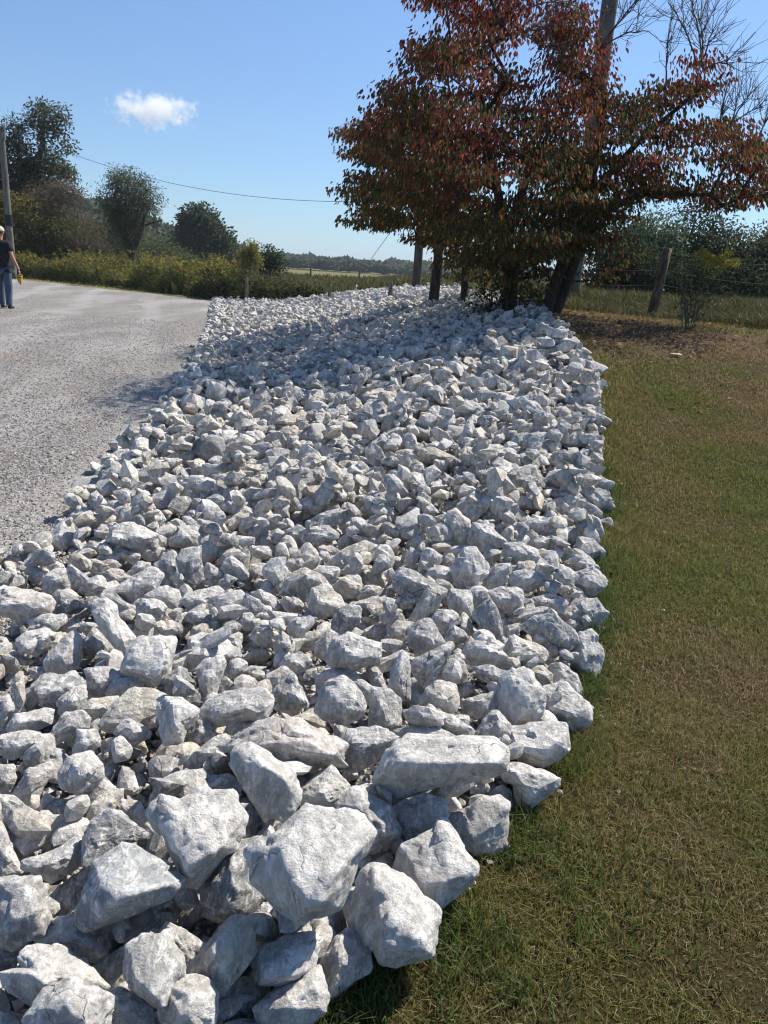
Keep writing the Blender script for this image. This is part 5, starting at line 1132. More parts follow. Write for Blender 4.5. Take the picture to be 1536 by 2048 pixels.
for px, py, d, rx, ry, lb, ci in thk:
    b = gp(px, 600, d); cols = [[(.045, .070, .032), (.058, .084, .036), (.036, .056, .028)], [(.13, .165, .095), (.17, .20, .12), (.09, .125, .06)], [(.10, .118, .060), (.125, .135, .070), (.075, .09, .045)]][ci]
    tree('thicket_tree' if 'bush' not in lb else 'thicket_bush', lb, b, [(up(b, [(px, 605), (px+4, py+20), (px, py)], d), .10, .03)],
         [ell(b, px, py, d, rx*.8, ry*.8), ell(b, px-rx*28, py+25, d, rx*.65, ry*.8), ell(b, px+rx*28, py+25, d, rx*.65, ry*.8), ell(b, px, py+50, d, rx, ry*.8)], 6000, .13, .5, cols, [3, 2, 2], rt, 'trees and bushes of the right thicket', spread=.26, flat=.26, natt=80, step=.35)

# --- far wood: one mass on the skyline, and the wooded hill at the left
def wood(name, pts, rng, nper, leaf, cols):
    C = []; Cc = []; lumps = []
    for (x, y, z, r, h) in pts:
        n = nper; d = rng.normal(size=(n, 3)); d /= np.linalg.norm(d, axis=1)[:, None]; d[:, 2] = np.abs(d[:, 2])*1.0-.25
        lump = 1+.28*fbm(d*2.2+[x, y, 0], 3, 2)
        C.append(np.array([x, y, z+h*.45])+d*lump[:, None]*[r, r, h*.58]); Cc.append(pick(cols, [1]*len(cols), 1, rng, .2).repeat(n, 0)*rng.uniform(.8, 1.2, (n, 1)))
        D0, T0 = ico(2); lumps.append((np.array([x, y, z+h*.42])+D0*[r*.86, r*.86, h*.5], T0))
    C = np.concatenate(C); Cc = np.concatenate(Cc); n = len(C)
    me = leaf_mesh(name, C, rng.normal(size=(n, 3)), leaf, .8, Cc, rng)
    o = tag(link(name, me, M_LEAF), kind='stuff')
    V, T = join_arrays(lumps); me2 = mesh_np(name+'_mass', V, T, np.broadcast_to(np.array(cols[0])*.7, V.shape), True)  # darker inner lumps added to block sky light between the leaves
    me2.materials.append(M_LEAF)
    o2 = bpy.data.objects.new(name+'_mass', me2); COL.objects.link(o2); o2.parent = o; o2['kind'] = 'stuff'
    return o
rw = np.random.default_rng(31); pts = []
for px in np.linspace(380, 1100, 90):
    top = np.interp(px, [380, 470, 530, 560, 590, 650, 700, 730, 760, 790, 820, 900, 1100], [500, 512, 512, 506, 510, 518, 520, 527, 530, 522, 527, 522, 535])+rw.normal(0, 2.2)
    for q in range(2):
        d = 330+rw.uniform(0, 60); p = at(px+rw.normal(0, 5), top, d); zb = -1.2; h = p[2]-zb
        if q: h *= rw.uniform(.55, .8); d -= 25; p = at(px+rw.normal(0, 5), 545, d)
        pts.append((p[0], p[1], zb, rw.uniform(4, 6.5), max(h*1.02, 4)))
wood('far_treeline', pts, rw, 330, 1.5, [(.085, .115, .075), (.105, .13, .082), (.07, .098, .068)])
pts = []
for px in np.linspace(-420, 500, 60):
    top = np.interp(px, [-420, -200, 60, 160, 230, 330, 400, 470, 500], [262, 330, 366, 388, 400, 440, 460, 486, 512])+rw.normal(0, 3)
    for q in range(4):
        d = 190-q*22+rw.uniform(-8, 8); f = q/4; py = top+(530-top)*f; p = at(px+rw.normal(0, 8), py, d); h = rw.uniform(7, 9.5)
        pts.append((p[0], p[1], p[2]-h, rw.uniform(3.0, 4.6), h))
wood('wooded_hill', pts, rw, 330, 1.1, [(.075, .105, .055), (.10, .125, .06), (.12, .13, .06), (.062, .09, .05)])
HP = np.linspace(-420, 520, 48); HD = np.linspace(105, 260, 14); V = []
for d in HD:
    for px in HP:
        top = np.interp(px, [-420, -200, 60, 160, 230, 330, 400, 470, 520], [250, 330, 370, 395, 408, 448, 466, 490, 545]); f = float(ss(112, 190, d))
        p = at(px, top, min(d, 190)); V.append((p[0]*d/min(d, 190), d, -1.6+max(0, (p[2]-9.5+1.6))*f))
i = np.arange(47*13); r_, c_ = i//47, i % 47; a_ = r_*48+c_
tag(link('hill', mesh_np('hill', np.array(V), np.stack([a_, a_+1, a_+49, a_+48], 1), np.broadcast_to([0, .2, 0], (len(V), 3)), True), M_SOD), kind='structure')

# --- grasses
def blades(name, P, h, wd, col, rng, lean=.5, seg=True, mat=None):
    n = len(P); a = rng.uniform(0, 2*math.pi, n); ln = np.abs(rng.normal(0, lean, n))+.08; hh = h*rng.uniform(.55, 1.25, n)
    dx, dy = np.cos(a), np.sin(a); b_ = rng.uniform(0, 2*math.pi, n); wx, wy = np.cos(b_)*wd*.5, np.sin(b_)*wd*.5; z0 = 0*a
    m = P+np.stack([dx*hh*ln*.30, dy*hh*ln*.30, hh*.55/np.sqrt(1+ln**2*.4)], 1); tp = P+np.stack([dx*hh*ln, dy*hh*ln, hh/np.sqrt(1+ln**2)*.95], 1)
    W = np.stack([wx, wy, z0], 1)
    V = np.stack([P-W, P+W, m-W*.8, m+W*.8, tp], 1); F = np.array([(0, 1, 3), (0, 3, 2), (2, 3, 4)])
    T = (F[None]+np.arange(n)[:, None, None]*5).reshape(-1, 3)
    return tag(link(name, mesh_np(name, V.reshape(-1, 3), T, np.repeat(col, 5, 0), False), mat or M_GRASS), kind='stuff')
rg = np.random.default_rng(51); XY = []
def lawn_pts(y0, y1, dens, xmax_fn):
    n = int((y1-y0)*dens*4.2); y = rg.uniform(y0, y1, n); x = bed_r(y)-.10+rg.random(n)*(xmax_fn(y)-bed_r(y)+.1); k = rg.random(n) < (xmax_fn(y)-bed_r(y)+.1)/4.2
    return np.c_[x, y][k]
xm = lambda y: .62*y+1.1
XY = np.vstack([lawn_pts(.5, 2.6, 30000, xm), lawn_pts(2.6, 4.6, 21000, xm), lawn_pts(4.6, 7.5, 12000, xm), lawn_pts(7.5, 12.5, 5600, lambda y: .6*y+.6)])
dr = dirt_amount(XY[:, 0], XY[:, 1]); gap = ss(-.55, .25, fbm(np.c_[XY*6.5, 0*dr], 44, 3)); keep = (rg.random(len(XY)) > dr*.93) & (rg.random(len(XY)) < .48+.52*gap); XY = XY[keep]
br = brown_amount(XY[:, 0], XY[:, 1]); n = len(XY)
e = np.clip((XY[:, 0]-bed_r(XY[:, 1]))/.35, 0, 1); br = br*(.35+.65*e)*(.6+.4*ss(1.2, 2.6, XY[:, 1]))
gcol = pick([(.185, .195, .050), (.235, .23, .066), (.125, .145, .040), (.31, .285, .11)], [4, 3, 3, 1.2], n, rg, .25)
bcol = pick([(.27, .20, .085), (.33, .26, .135), (.19, .135, .06), (.43, .36, .22)], [4, 3, 3, .9], n, rg, .25)
col = np.where((rg.random(n) < br)[:, None], bcol, gcol)
hgt = (.034+.022*(1-e)+.014*fbm(np.c_[XY*2.2, 0*e], 61, 2))*(1+.25*ss(5, 11, XY[:, 1]))
P = np.c_[XY, terrain(XY[:, 0], XY[:, 1])-.004]
blades('lawn_grass', P, np.maximum(hgt, .018), .0025+.0008*np.clip(XY[:, 1]-2, 0, 8), col, rg, .85)
# longer green tufts where the mower misses the rocks' edge
n = 17000; y = .9+rg.random(n)**1.5*4.6; x = bed_r(y)+rg.exponential(.05+.16*ss(2.6, 1.4, y), n)-.07; tuft = fbm(np.c_[x*7, y*7, 0*x], 71, 2) > -.15; x, y = x[tuft], y[tuft]; n = len(x)
blades('edge_grass', np.c_[x, y, terrain(x, y)-.005], (.055+.04*rg.random(n)), .0040, pick([(.085, .135, .032), (.12, .16, .045), (.065, .10, .026), (.17, .17, .07)], [4, 3, 2, 1], n, rg), rg, .65)
# unmown pasture beyond the fence line at the right
def beyond(x, y):                  # the pasture's near edge: a line from behind the dogwoods to the right edge
    return y > np.interp(x, [1.5, 3.2, 4.2, 5.5, 9.5], [13.6, 12.9, 12.4, 11.2, 9.5])
n = 120000; y = 9+rg.random(n)**1.5*24; x = 1.6+rg.random(n)*(.62*y+1.0-1.6); k = beyond(x, y+rg.normal(0, .25, n)); x, y = x[k], y[k]; n = len(x)
hp = np.clip(.16+.16*fbm(np.c_[x*.6, y*.6, 0*x], 81, 2)+.12*ss(12, 15, y), .07, .5)
blades('pasture_grass', np.c_[x, y, terrain(x, y)-.01], hp, .007+.0006*y, pick([(.085, .092, .032), (.115, .108, .045), (.06, .07, .024), (.16, .13, .07), (.11, .075, .045)], [4, 3, 3, 1.2, 1], n, rg), rg, .55)
# verge and field grasses on the far side of the lot
n = 42000; y = 28+rg.random(n)**1.6*60; x = -.62*y+rg.random(n)*(.62*y+6); k = (y > lot_yfar(x)+1.0+rg.normal(0, .2, n)) & ((y > Y_FAR+1.2) | (x < bed_l(y)-.2)); x, y = x[k], y[k]; n = len(x)
fh = np.clip(.35+.3*fbm(np.c_[x*.25, y*.25, 0*x], 91, 2), .12, .9)
blades('field_grass', np.c_[x, y, terrain(x, y)-.02], fh, .02+.0012*y, pick([(.095, .10, .030), (.13, .115, .045), (.065, .075, .024), (.155, .125, .065)], [4, 3, 3, 1], n, rg), rg, .45)
# goldenrod and weeds along the verge
def weeds(name, P, h, rng, leafcols, top, topfrac, leafsize):
    n = len(P); per = 26; t_ = rng.random((n, per)); a = rng.uniform(0, 2*math.pi, (n, per)); ln = rng.normal(0, .16, (n, 2))
    rad = .05+.10*(1-t_); C = np.stack([P[:, None, 0]+ln[:, :1]*t_*h[:, None]+np.cos(a)*rad, P[:, None, 1]+ln[:, 1:]*t_*h[:, None]+np.sin(a)*rad, P[:, None, 2]+t_*h[:, None]], 2).reshape(-1, 3)
    tt = t_.reshape(-1); D = np.stack([np.cos(a), np.sin(a), .5+0*a], 2).reshape(-1, 3); nn_ = len(C)
    c = pick(leafcols, [1]*len(leafcols), nn_, rng, .25); tp = np.repeat(rng.random(n) < topfrac, per) & (tt > .78); c[tp] = pick(top, [1]*len(top), tp.sum(), rng, .2)
    return tag(link(name, leaf_mesh(name, C, D, leafsize, .32, c, rng), M_LEAF), kind='stuff')
n = 2600; px = rg.uniform(-30, 470, n); x = np.zeros(n); y = np.zeros(n)
for i in range(n):
    q = at(px[i], 560, 40); xx_ = q[0]/q[1]; 
    yy_ = np.interp(px[i], [-30, 40, 420, 470], [38.6, 37.6, 29.8, 28.6])+rg.random()**1.4*9; x[i] = xx_*yy_; y[i] = yy_
hh = np.clip(np.interp(px, [0, 150, 220, 320, 420, 470], [.5, .65, .85, .95, .9, .7])*(1+.75*fbm(np.c_[x*.9, y*.6, 0*x], 17, 3))+.14*rg.normal(size=n), .3, 1.6)
weeds('goldenrod_weeds', np.c_[x, y, terrain(x, y)], hh, rg, [(.105, .125, .035), (.135, .145, .04), (.08, .098, .034), (.17, .165, .048)], [(.30, .24, .035), (.24, .20, .04), (.34, .28, .06)], .40, .17)
n = 420; px = rg.uniform(415, 640, n); yy = np.interp(px, [415, 500, 560, 640], [28.2, 27.8, 27.5, 27.2])+rg.random(n)**1.2*5; r = rays(np.c_[px, 0*px+560]); x = r[:, 0]/r[:, 1]*yy
hh = np.clip(np.interp(px, [415, 470, 520, 580, 640], [1.0, .95, .7, .6, .35])*rg.uniform(.6, 1.2, n), .25, 1.3)
weeds('dark_weeds', np.c_[x, yy, terrain(x, yy)], hh, rg, [(.040, .056, .020), (.055, .070, .024), (.075, .080, .026), (.032, .045, .018)], [(.12, .11, .03), (.10, .09, .03)], .3, .18)
# fallen leaves under the dogwoods
n = 1500; x = rg.normal(2.9, 1.5, n); y = rg.normal(10.2, 1.5, n); k = (x > bed_r(y)+.05); x, y = x[k], y[k]
lf = pick([(.26, .16, .085), (.34, .25, .16), (.15, .075, .045), (.20, .10, .05)], [3, 2, 2, 2], len(x), rg); D = rg.normal(size=(len(x), 3))*[1, 1, .35]
tag(link('fallen_leaves', leaf_mesh('fallen_leaves', np.c_[x, y, terrain(x, y)+.018], D, .065, .5, lf, rg), M_LEAF), kind='stuff')
# ------------------------------------------------------------------ poles, wires, fence
def upright(px, py, d, py_top):    # a vertical thing: its foot and the height whose top meets picture row py_top
    b = gp(px, py, d); zz = np.linspace(.2, 14, 1400); pr, _ = project(np.c_[np.full(1400, b[0]), np.full(1400, b[1]), b[2]+zz])
    return b, float(zz[np.argmin(np.abs(pr[:, 1]-py_top))])
def shaft(name, b, h, r0, r1, mat, parent, sides=12, wob=.004, lean=(0, 0)):
    z = np.linspace(-.2, h, 14); P = np.c_[lean[0]*z+wob*np.sin(z*2.1), lean[1]*z+wob*np.cos(z*1.7), z]
    V, T = tube_arrays(P, np.linspace(r0, r1, 14), sides); return link(name, mesh_np(name, V, T, None, True), mat, parent)
M_BLACK = plain('black_rubber', (.012, .012, .013), .6)
M_METAL = plain('galvanised_steel', (.32, .33, .34), .45, .8)
M_WIRE = plain('cable', (.10, .11, .125), .6)
M_RUST = plain('rusty_wire', (.12, .075, .05), .8)
M_CERAMIC = plain('insulator', (.45, .44, .42), .35)
def strip(name, pts, r, mat, parent=None, sides=5):
    V, T = tube_arrays(np.array(pts), r, sides); return link(name, mesh_np(name, V, T, None, True), mat, parent)
bL, hL = upright(26, 553, 35.2, 254)
p1 = empty('utility_pole', bL, 'wooden utility pole with a black band, behind the walking man', 'utility pole', 'utility poles')
shaft('shaft', bL, hL, .165, .115, M_POLE, p1)
V, T = tube_arrays([(0, 0, hL*.36), (0, 0, hL*.435)], .168, 14); link('black_band', mesh_np('black_band', V, T), M_BLACK, p1)
bm = bmesh.new(); bmesh.ops.create_cube(bm, size=1); bmesh.ops.scale(bm, vec=(.05, .05, .5), verts=bm.verts); bmesh.ops.translate(bm, vec=(.14, 0, hL-.2), verts=bm.verts); bmesh.ops.bevel(bm, geom=bm.edges[:], offset=.01, segments=2)
me = bpy.data.meshes.new('bracket'); bm.to_mesh(me); bm.free(); link('bracket', me, M_METAL, p1)
def lathe(prof, sides=12):
    V = [(r*math.cos(a), r*math.sin(a), z) for r, z in prof for a in np.arange(sides)*2*math.pi/sides]; T = []
    for i in range(len(prof)-1):
        for k in range(sides): a, b = i*sides+k, i*sides+(k+1) % sides; T += [(a, b, b+sides), (a, b+sides, a+sides)]
    return np.array(V), np.array(T)
V, T = lathe([(.001, 0), (.05, 0), (.06, .04), (.035, .06), (.06, .09), (.035, .11), (.045, .15), (.001, .17)]); link('insulator', mesh_np('insulator', V+[.17, 0, hL-.02], T, None, True), M_CERAMIC, p1)
xy16 = at(1207, 100, 16.5); bR = np.array([xy16[0], xy16[1], float(terrain(xy16[0], xy16[1]))])
p2 = empty('utility_pole', bR, 'tall grey utility pole rising out of the dogwood crowns, its top out of the picture', 'utility pole', 'utility poles')
hR = 8.6; shaft('shaft', bR, hR, .175, .135, M_POLE, p2)
V, T = lathe([(.001, 0), (.05, 0), (.06, .04), (.035, .06), (.06, .09), (.035, .11), (.045, .15), (.001, .17)]); link('insulator', mesh_np('insulator', V+[-.19, 0, hR-.5], T, None, True), M_CERAMIC, p2)
bM, hM = upright(833, 562, 27, 210)
p3 = empty('utility_pole', bM, 'dark utility pole standing left of the back dogwood, its head hidden in leaves', 'utility pole', 'utility poles')
shaft('shaft', bM, hM, .15, .115, M_DARKPOLE, p3)
V, T = tube_arrays([(0, 0, hM*.52), (0, 0, hM*.56)], .15, 12); link('steel_band', mesh_np('steel_band', V, T), M_METAL, p3)
# overhead wire: from the left pole head to the right pole, hanging as the photograph shows
A = bL+[.17, 0, hL+.1]; best = None; tt = np.linspace(0, 1, 90)
goal = [(145, 310), (300, 357), (450, 387), (600, 401), (700, 403)]
for foot, hz in [(bR, h_) for h_ in np.linspace(2.5, 8.4, 30)]+[(bM, h_) for h_ in np.linspace(1.8, 7.0, 40)]:
    B = foot+[-.17, 0, hz]
    for sag in np.linspace(.02, 3.0, 50):
        Pw = A+(B-A)*tt[:, None]-np.outer(4*tt*(1-tt), [0, 0, sag]); pr, _ = project(Pw)
        e_ = sum((np.interp(gx, pr[:, 0], pr[:, 1])-gy)**2 for gx, gy in goal)
        if best is None or e_ < best[0]: best = (e_, Pw)
print('wire fit', best[0])
tag(strip('power_line', best[1], .009, M_WIRE), 'single dark overhead wire sagging across the sky to the dogwoods', 'wire')
ga = at(846, 372, 27); ga = np.array([bM[0], bM[1], ga[2]]); gb = gp(688, 560, 27.5)
tag(strip('guy_wire', [ga, gb], .009, M_WIRE), 'thin straight guy wire slanting down left from the dark utility pole', 'wire')
# leaning fence post with barbed strands
fb = gp(1303, 628, 13.4); ft = at(1336, 496, 13.4)
wf = empty('wire_fence', fb, 'barbed wire fence strung past the dark thicket on its old leaning wooden post', 'fence')
ax = ft-fb; V, T = tube_arrays([tuple(-.12*ax), tuple(ax*.3+[.006, 0, 0]), tuple(ax*.7), tuple(ax)], [.084, .080, .074, .068], 11)
link('post', mesh_np('post', V+np.random.default_rng(4).normal(0, .0022, V.shape), T, None, True), M_POST, wf)
for k, f in enumerate((.93, .68, .47, .22)):
    p0 = fb+ax*f; L_ = at(1150, project(p0)[0][0][1]-14+4*k, 14.6); R_ = at(1620, project(p0)[0][0][1]+26+6*k, 11.6)
    pts = [L_+(p0-L_)*t_-np.array([0, 0, .05*4*t_*(1-t_)]) for t_ in np.linspace(0, 1, 10)]+[p0+(R_-p0)*t_-np.array([0, 0, .06*4*t_*(1-t_)]) for t_ in np.linspace(0, 1, 12)[1:]]
    pts = np.array(pts)-fb+[0, -.085, 0]; parts = [tube_arrays(pts, .0032, 4)]
    for s in np.arange(.02, 1, .022):
        i = s*(len(pts)-1); j = int(i); q = pts[j]+(pts[min(j+1, len(pts)-1)]-pts[j])*(i-j); parts.append(tube_arrays([q+[0, -.012, .012], q+[0, .012, -.012]], .0024, 3))
    V, T = join_arrays(parts); link('barbed_wire', mesh_np('barbed_wire', V, T), M_RUST, wf)
q = fb+ax*.38; V, T = lathe([(.001, -.012), (.02, -.012), (.024, 0), (.02, .012), (.001, .012)], 8); link('fence_clip', mesh_np('fence_clip', V[:, [2, 0, 1]]+(q-fb)+[.085, -.03, 0], T), M_CERAMIC, wf)
# posts of the far field fence
for px, pb, pt, lb in ((621, 557, 535, 'pale field fence post standing alone below the treeline, middle of three'), (718, 560, 540, 'pale field fence post nearest the dogwoods, rightmost of three'), (537, 552, 529, 'pale field fence post beside the green sapling, leftmost of three')):
    b, h = upright(px, pb, 70, pt); h = max(h, .8)
    o = shaft('fence_post', b, h, .085, .075, M_POLE, None, 8); o.location = b; tag(o, lb, 'fence post', 'pale posts of the far field fence')
for px, pb, pt, d, lb in ((659, 584, 568, 24.2, 'short dark stake at the far rim of the rock bed'), (781, 577, 563, 19.0, 'dark wooden stub just behind the crest of the rock mound'), (493, 590, 555, 27.0, 'dark stake standing in the weeds by the yellow sapling')):
    b, h = upright(px, pb, d, pt); h = float(np.clip(h, .25, .9)); o = shaft('stake', b, h, .06, .05, M_POST, None, 7); o.location = b; tag(o, lb, 'stake')

# ------------------------------------------------------------------ the goldenrod by the fence, root shoots, a weed tuft, a pale chip on the lawn
rp = np.random.default_rng(77)
gb_ = gp(1375, 662, 10.9); root = empty('goldenrod_plant', gb_, 'tall wild goldenrod clump with a yellow plume, right of the leaning fence post', 'plant')
canes = [[(1375, 662), (1366, 590), (1352, 520), (1357, 512)], [(1378, 662), (1372, 590), (1350, 555), (1338, 540)], [(1382, 662), (1400, 590), (1418, 540), (1425, 512)], [(1380, 662), (1390, 600), (1412, 560), (1440, 525), (1470, 528)],
         [(1376, 662), (1385, 560), (1383, 510)], [(1384, 662), (1405, 600), (1440, 570), (1462, 575), (1475, 610)], [(1384, 662), (1420, 610), (1455, 580), (1485, 600)], [(1379, 662), (1392, 610), (1402, 560), (1398, 520)], [(1372, 662), (1368, 610), (1372, 570)], [(1386, 662), (1398, 610), (1410, 590)]]
parts = []; lp = []
for c in canes:
    P = np.array([at(x, y, 10.9+.12*k*rp.normal()) for k, (x, y) in enumerate(c)])-gb_
    s = np.linspace(0, len(P)-1, 14); Q = np.stack([np.interp(s, np.arange(len(P)), P[:, i]) for i in range(3)], 1)
    for _ in range(2): Q[1:-1] = (Q[:-2]+2*Q[1:-1]+Q[2:])/4
    parts.append(tube_arrays(Q, np.linspace(.007, .003, 14), 5)); lp.append(Q[3:])
for k in range(9):
    x0 = 1372+rp.normal(0, 5); parts.append(tube_arrays(np.array([at(x0, 662, 10.9), at(x0+rp.normal(0, 4), 600, 10.9), at(x0+rp.normal(0, 9), 555+rp.normal(0, 12), 10.9)])-gb_, [.006, .005, .002], 4))
V, T = join_arrays(parts); link('stems', mesh_np('stems', V, T), M_BARKG, root)
lp = np.vstack(lp); C = lp[rp.integers(0, len(lp), 900)]+rp.normal(0, .05, (900, 3)); link('leaves', leaf_mesh('leaves', C, rp.normal(size=(900, 3))+[0, 0, .3], .075, .22, pick([(.06, .085, .03), (.085, .10, .035), (.05, .06, .022)], [3, 2, 2], 900, rp), rp), M_LEAF, root)
pl = []
for (xa_, ya_), (xb_, yb_) in (((1395, 505), (1425, 515)), ((1400, 512), (1440, 530)), ((1420, 545), (1470, 522)), ((1425, 535), (1462, 500)), ((1415, 530), (1450, 515)), ((1405, 520), (1428, 545)), ((1440, 532), (1475, 527)), ((1410, 505), (1450, 540))):
    for t_ in np.linspace(0, 1, 45): pl.append(at(xa_+(xb_-xa_)*t_, ya_+(yb_-ya_)*t_-5*math.sin(t_*3), 10.9)-gb_)
pl = np.array(pl)+rp.normal(0, .020, (len(pl), 3)); n = len(pl)*7; C = pl[rp.integers(0, len(pl), n)]+rp.normal(0, .012, (n, 3))
link('flowers', leaf_mesh('flowers', C, rp.normal(size=(n, 3)), .022, .5, pick([(.55, .44, .05), (.42, .36, .06), (.28, .28, .06)], [3, 2, 2], n, rp), rp), M_LEAF, root)
for px, lb in ((975, 'leafy root shoots at the left foot of the front dogwood'), (1052, 'thin root shoots between the two dogwood trunks')):
    b = gp(px, 632, 10.7); tree('root_shoots', lb, b, [([(0, 0, -.05), (.03, 0, .3)], .012, .008)], [(0, 0, .40, .32, .25, .34)], 420, .07, .45, [(.075, .075, .03), (.055, .065, .022), (.10, .055, .03)], [2, 3, 1], rp, None, .09, .1, 34, r_tip=.003, step=.15)
for px, py, s, lb in ((592, 1196, .6, 'small green weed tuft growing between rocks under the brown-fronted boulder'),):
    b = ground_hit([(px, py)], .07)[0]; root = empty('weed_tuft', b, lb, 'plant'); n = 90
    P = rp.normal(0, .03, (n, 3))*[1, 1, 0]; me = blades('leaf_blades', P, np.full(n, .075), .006, pick([(.07, .10, .03), (.05, .075, .02), (.11, .11, .05)], [3, 2, 1], n, rp), rp, .7); me.parent = root; del me['kind']
cb = ground_hit([(1350, 714)])[0]; V, T = star_surface(np.array([(x, y, z) for x in (-.07, .075) for y in (-.03, .035) for z in (-.008, .010)])+rp.normal(0, .004, (8, 3)), 3, 9, 3, 60, .02, .06)
o = link('bark_chip', mesh_np('bark_chip', V, T, None, True), plain('pale_wood', (.42, .33, .22), .8), None, cb+[0, 0, .025]); tag(o, 'pale flat chip of wood lying on the brown lawn under the dogwood', 'wood chip')

# ------------------------------------------------------------------ the man
def skin(name, vs_, es, rad, level=2):
    me = bpy.data.meshes.new(name); me.from_pydata(vs_, es, []); o = bpy.data.objects.new(name, me); COL.objects.link(o)
    m = o.modifiers.new('skin', 'SKIN'); m.use_smooth_shade = True
    for i, d in enumerate(me.skin_vertices[0].data):
        r = rad[i]; d.radius = (r, r) if not isinstance(r, tuple) else r; d.use_root = i == 0
    s = o.modifiers.new('sub', 'SUBSURF'); s.levels = level; s.render_levels = level
    dg = bpy.context.evaluated_depsgraph_get(); dg.update(); e = o.evaluated_get(dg); m2 = bpy.data.meshes.new_from_object(e)
    m2.calc_loop_triangles(); V = np.zeros(len(m2.vertices)*3); m2.vertices.foreach_get('co', V); T = np.zeros(len(m2.loop_triangles)*3, np.int32); m2.loop_triangles.foreach_get('vertices', T)
    bpy.data.objects.remove(o); bpy.data.meshes.remove(me); bpy.data.meshes.remove(m2)
    return V.reshape(-1, 3), T.reshape(-1, 3)
def ball(c, r, lvl=2):
    D, T = ico(lvl); return np.array(c)+D*np.array(r), T
MB_ = gp(10, 609, 18.5)
man = empty('person', MB_, 'man walking away on the gravel in a black t-shirt, jeans and pale cap', 'person')
M_SKIN = plain('skin', (.42, .22, .16), .55, 0, .08, 60); M_SHIRT = plain('black_cotton', (.014, .015, .018), .9, 0, .3, 60); M_JEAN = plain('blue_denim', (.060, .085, .130), .9, 0, .35, 40)
M_CAP = plain('tan_cloth', (.52, .46, .38), .85); M_SHOE = plain('dark_shoe', (.03, .03, .033), .7); M_YEL = plain('yellow_plastic', (.42, .27, .03), .5, 0, .3)
pv = [(0, 0, .97), (0, .0, 1.16), (0, .0, 1.36), (0, 0, 1.49), (0, .015, 1.57), (0, .03, 1.64), (0, .035, 1.72), (0, .03, 1.785),
      (.185, -.005, 1.44), (.28, -.05, 1.18), (.365, .0, .955), (.385, .02, .885), (-.185, 0, 1.44), (-.27, .03, 1.18), (-.30, .14, .97), (-.30, .17, .90),
      (.09, 0, .90), (.12, -.01, .52), (.145, -.10, .11), (-.09, 0, .90), (-.10, .08, .52), (-.10, .06, .11)]
pe = [(0, 1), (1, 2), (2, 3), (3, 4), (4, 5), (5, 6), (6, 7), (2, 8), (8, 9), (9, 10), (10, 11), (2, 12), (12, 13), (13, 14), (14, 15), (0, 16), (16, 17), (17, 18), (0, 19), (19, 20), (20, 21)]
pr_ = [(.15, .115), (.145, .11), (.165, .12), (.075, .07), (.058, .06), (.07, .08), (.080, .098), (.055, .07), .062, .044, .030, (.036, .022), .062, .044, .030, (.036, .022), .088, .058, .04, .088, .058, .04]
parts = [skin('body', pv, pe, pr_)]
for sx, wx, wy, wz in ((1, .385, .02, .885), (-1, -.30, .17, .90)):
    for k in range(4):
        o_ = (k-1.5)*.017; L_ = (.052, .060, .056, .044)[k]; b = np.array([wx, wy+o_, wz-.02])
        parts.append(tube_arrays([b, b+[sx*.012, 0, -.04], b+[sx*.006, 0, -.04-L_*.6], b+[-sx*.018, .002, -.045-L_]], [.0095, .009, .008, .006], 6))
    b = np.array([wx-sx*.01, wy+.03, wz+.005]); parts.append(tube_arrays([b, b+[-sx*.008, .022, -.03], b+[-sx*.018, .018, -.062]], [.011, .010, .007], 6))
parts += [ball((.082, .03, 1.69), (.012, .022, .034)), ball((-.082, .03, 1.69), (.012, .022, .034)), ball((0, .135, 1.685), (.014, .022, .026)), ball((0, .122, 1.645), (.026, .012, .009))]
V, T = join_arrays(parts); link('body', mesh_np('body', V, T, None, True), M_SKIN, man)
for sx in (-1, 1):
    V, T = ball((sx*.032, .122, 1.71), (.012, .008, .009)); link('eye', mesh_np('eye', V, T, None, True), M_BLACK, man)
V, T = skin('shirt', [(0, 0, 1.02), (0, 0, 1.18), (0, 0, 1.36), (0, 0, 1.475), (.19, -.005, 1.445), (.255, -.035, 1.27), (-.19, 0, 1.445), (-.245, .02, 1.27), (0, 0, .96)], [(2, 1), (1, 0), (0, 8), (2, 3), (2, 4), (4, 5), (2, 6), (6, 7)],
            [(.215, .16), (.21, .155), (.225, .165), (.115, .10), .092, .086, .092, .086, (.21, .16)])
link('t_shirt', mesh_np('t_shirt', V, T, None, True), M_SHIRT, man)
V, T = skin('jeans', [(0, 0, .95), (.10, 0, .86), (.125, -.01, .50), (.145, -.09, .14), (.145, -.10, .07), (-.10, 0, .86), (-.105, .08, .50), (-.10, .06, .14), (-.10, .06, .07)], [(0, 1), (1, 2), (2, 3), (3, 4), (0, 5), (5, 6), (6, 7), (7, 8)],
            [(.185, .145), .115, .09, .076, .074, .115, .09, .076, .074]); link('jeans', mesh_np('jeans', V, T, None, True), M_JEAN, man)
for x, y in ((.15, -.09), (-.10, .07)):
    V, T = skin('shoe', [(x, y-.03, .055), (x, y+.09, .045), (x, y+.19, .03)], [(0, 1), (1, 2)], [(.055, .055), (.05, .042), (.042, .028)]); V[:, 2] = np.maximum(V[:, 2], .004); link('shoe', mesh_np('shoe', V, T, None, True), M_SHOE, man)
D0, T0 = ico(3); Vc = D0*[.098, .118, .10]; Vc[:, 2] = np.maximum(Vc[:, 2], -.015); cp = [(Vc+[0, .035, 1.735], T0)]
a = np.linspace(-1.1, 1.1, 9); rim = [(math.sin(x)*.085, .035+.10*math.cos(x), 1.728) for x in a]; out_ = [(math.sin(x)*.08, .035+.12+.085*math.cos(x), 1.712) for x in a]
Vb = np.array(rim+out_+[(x, y, z-.008) for x, y, z in rim+out_]); Tb = []
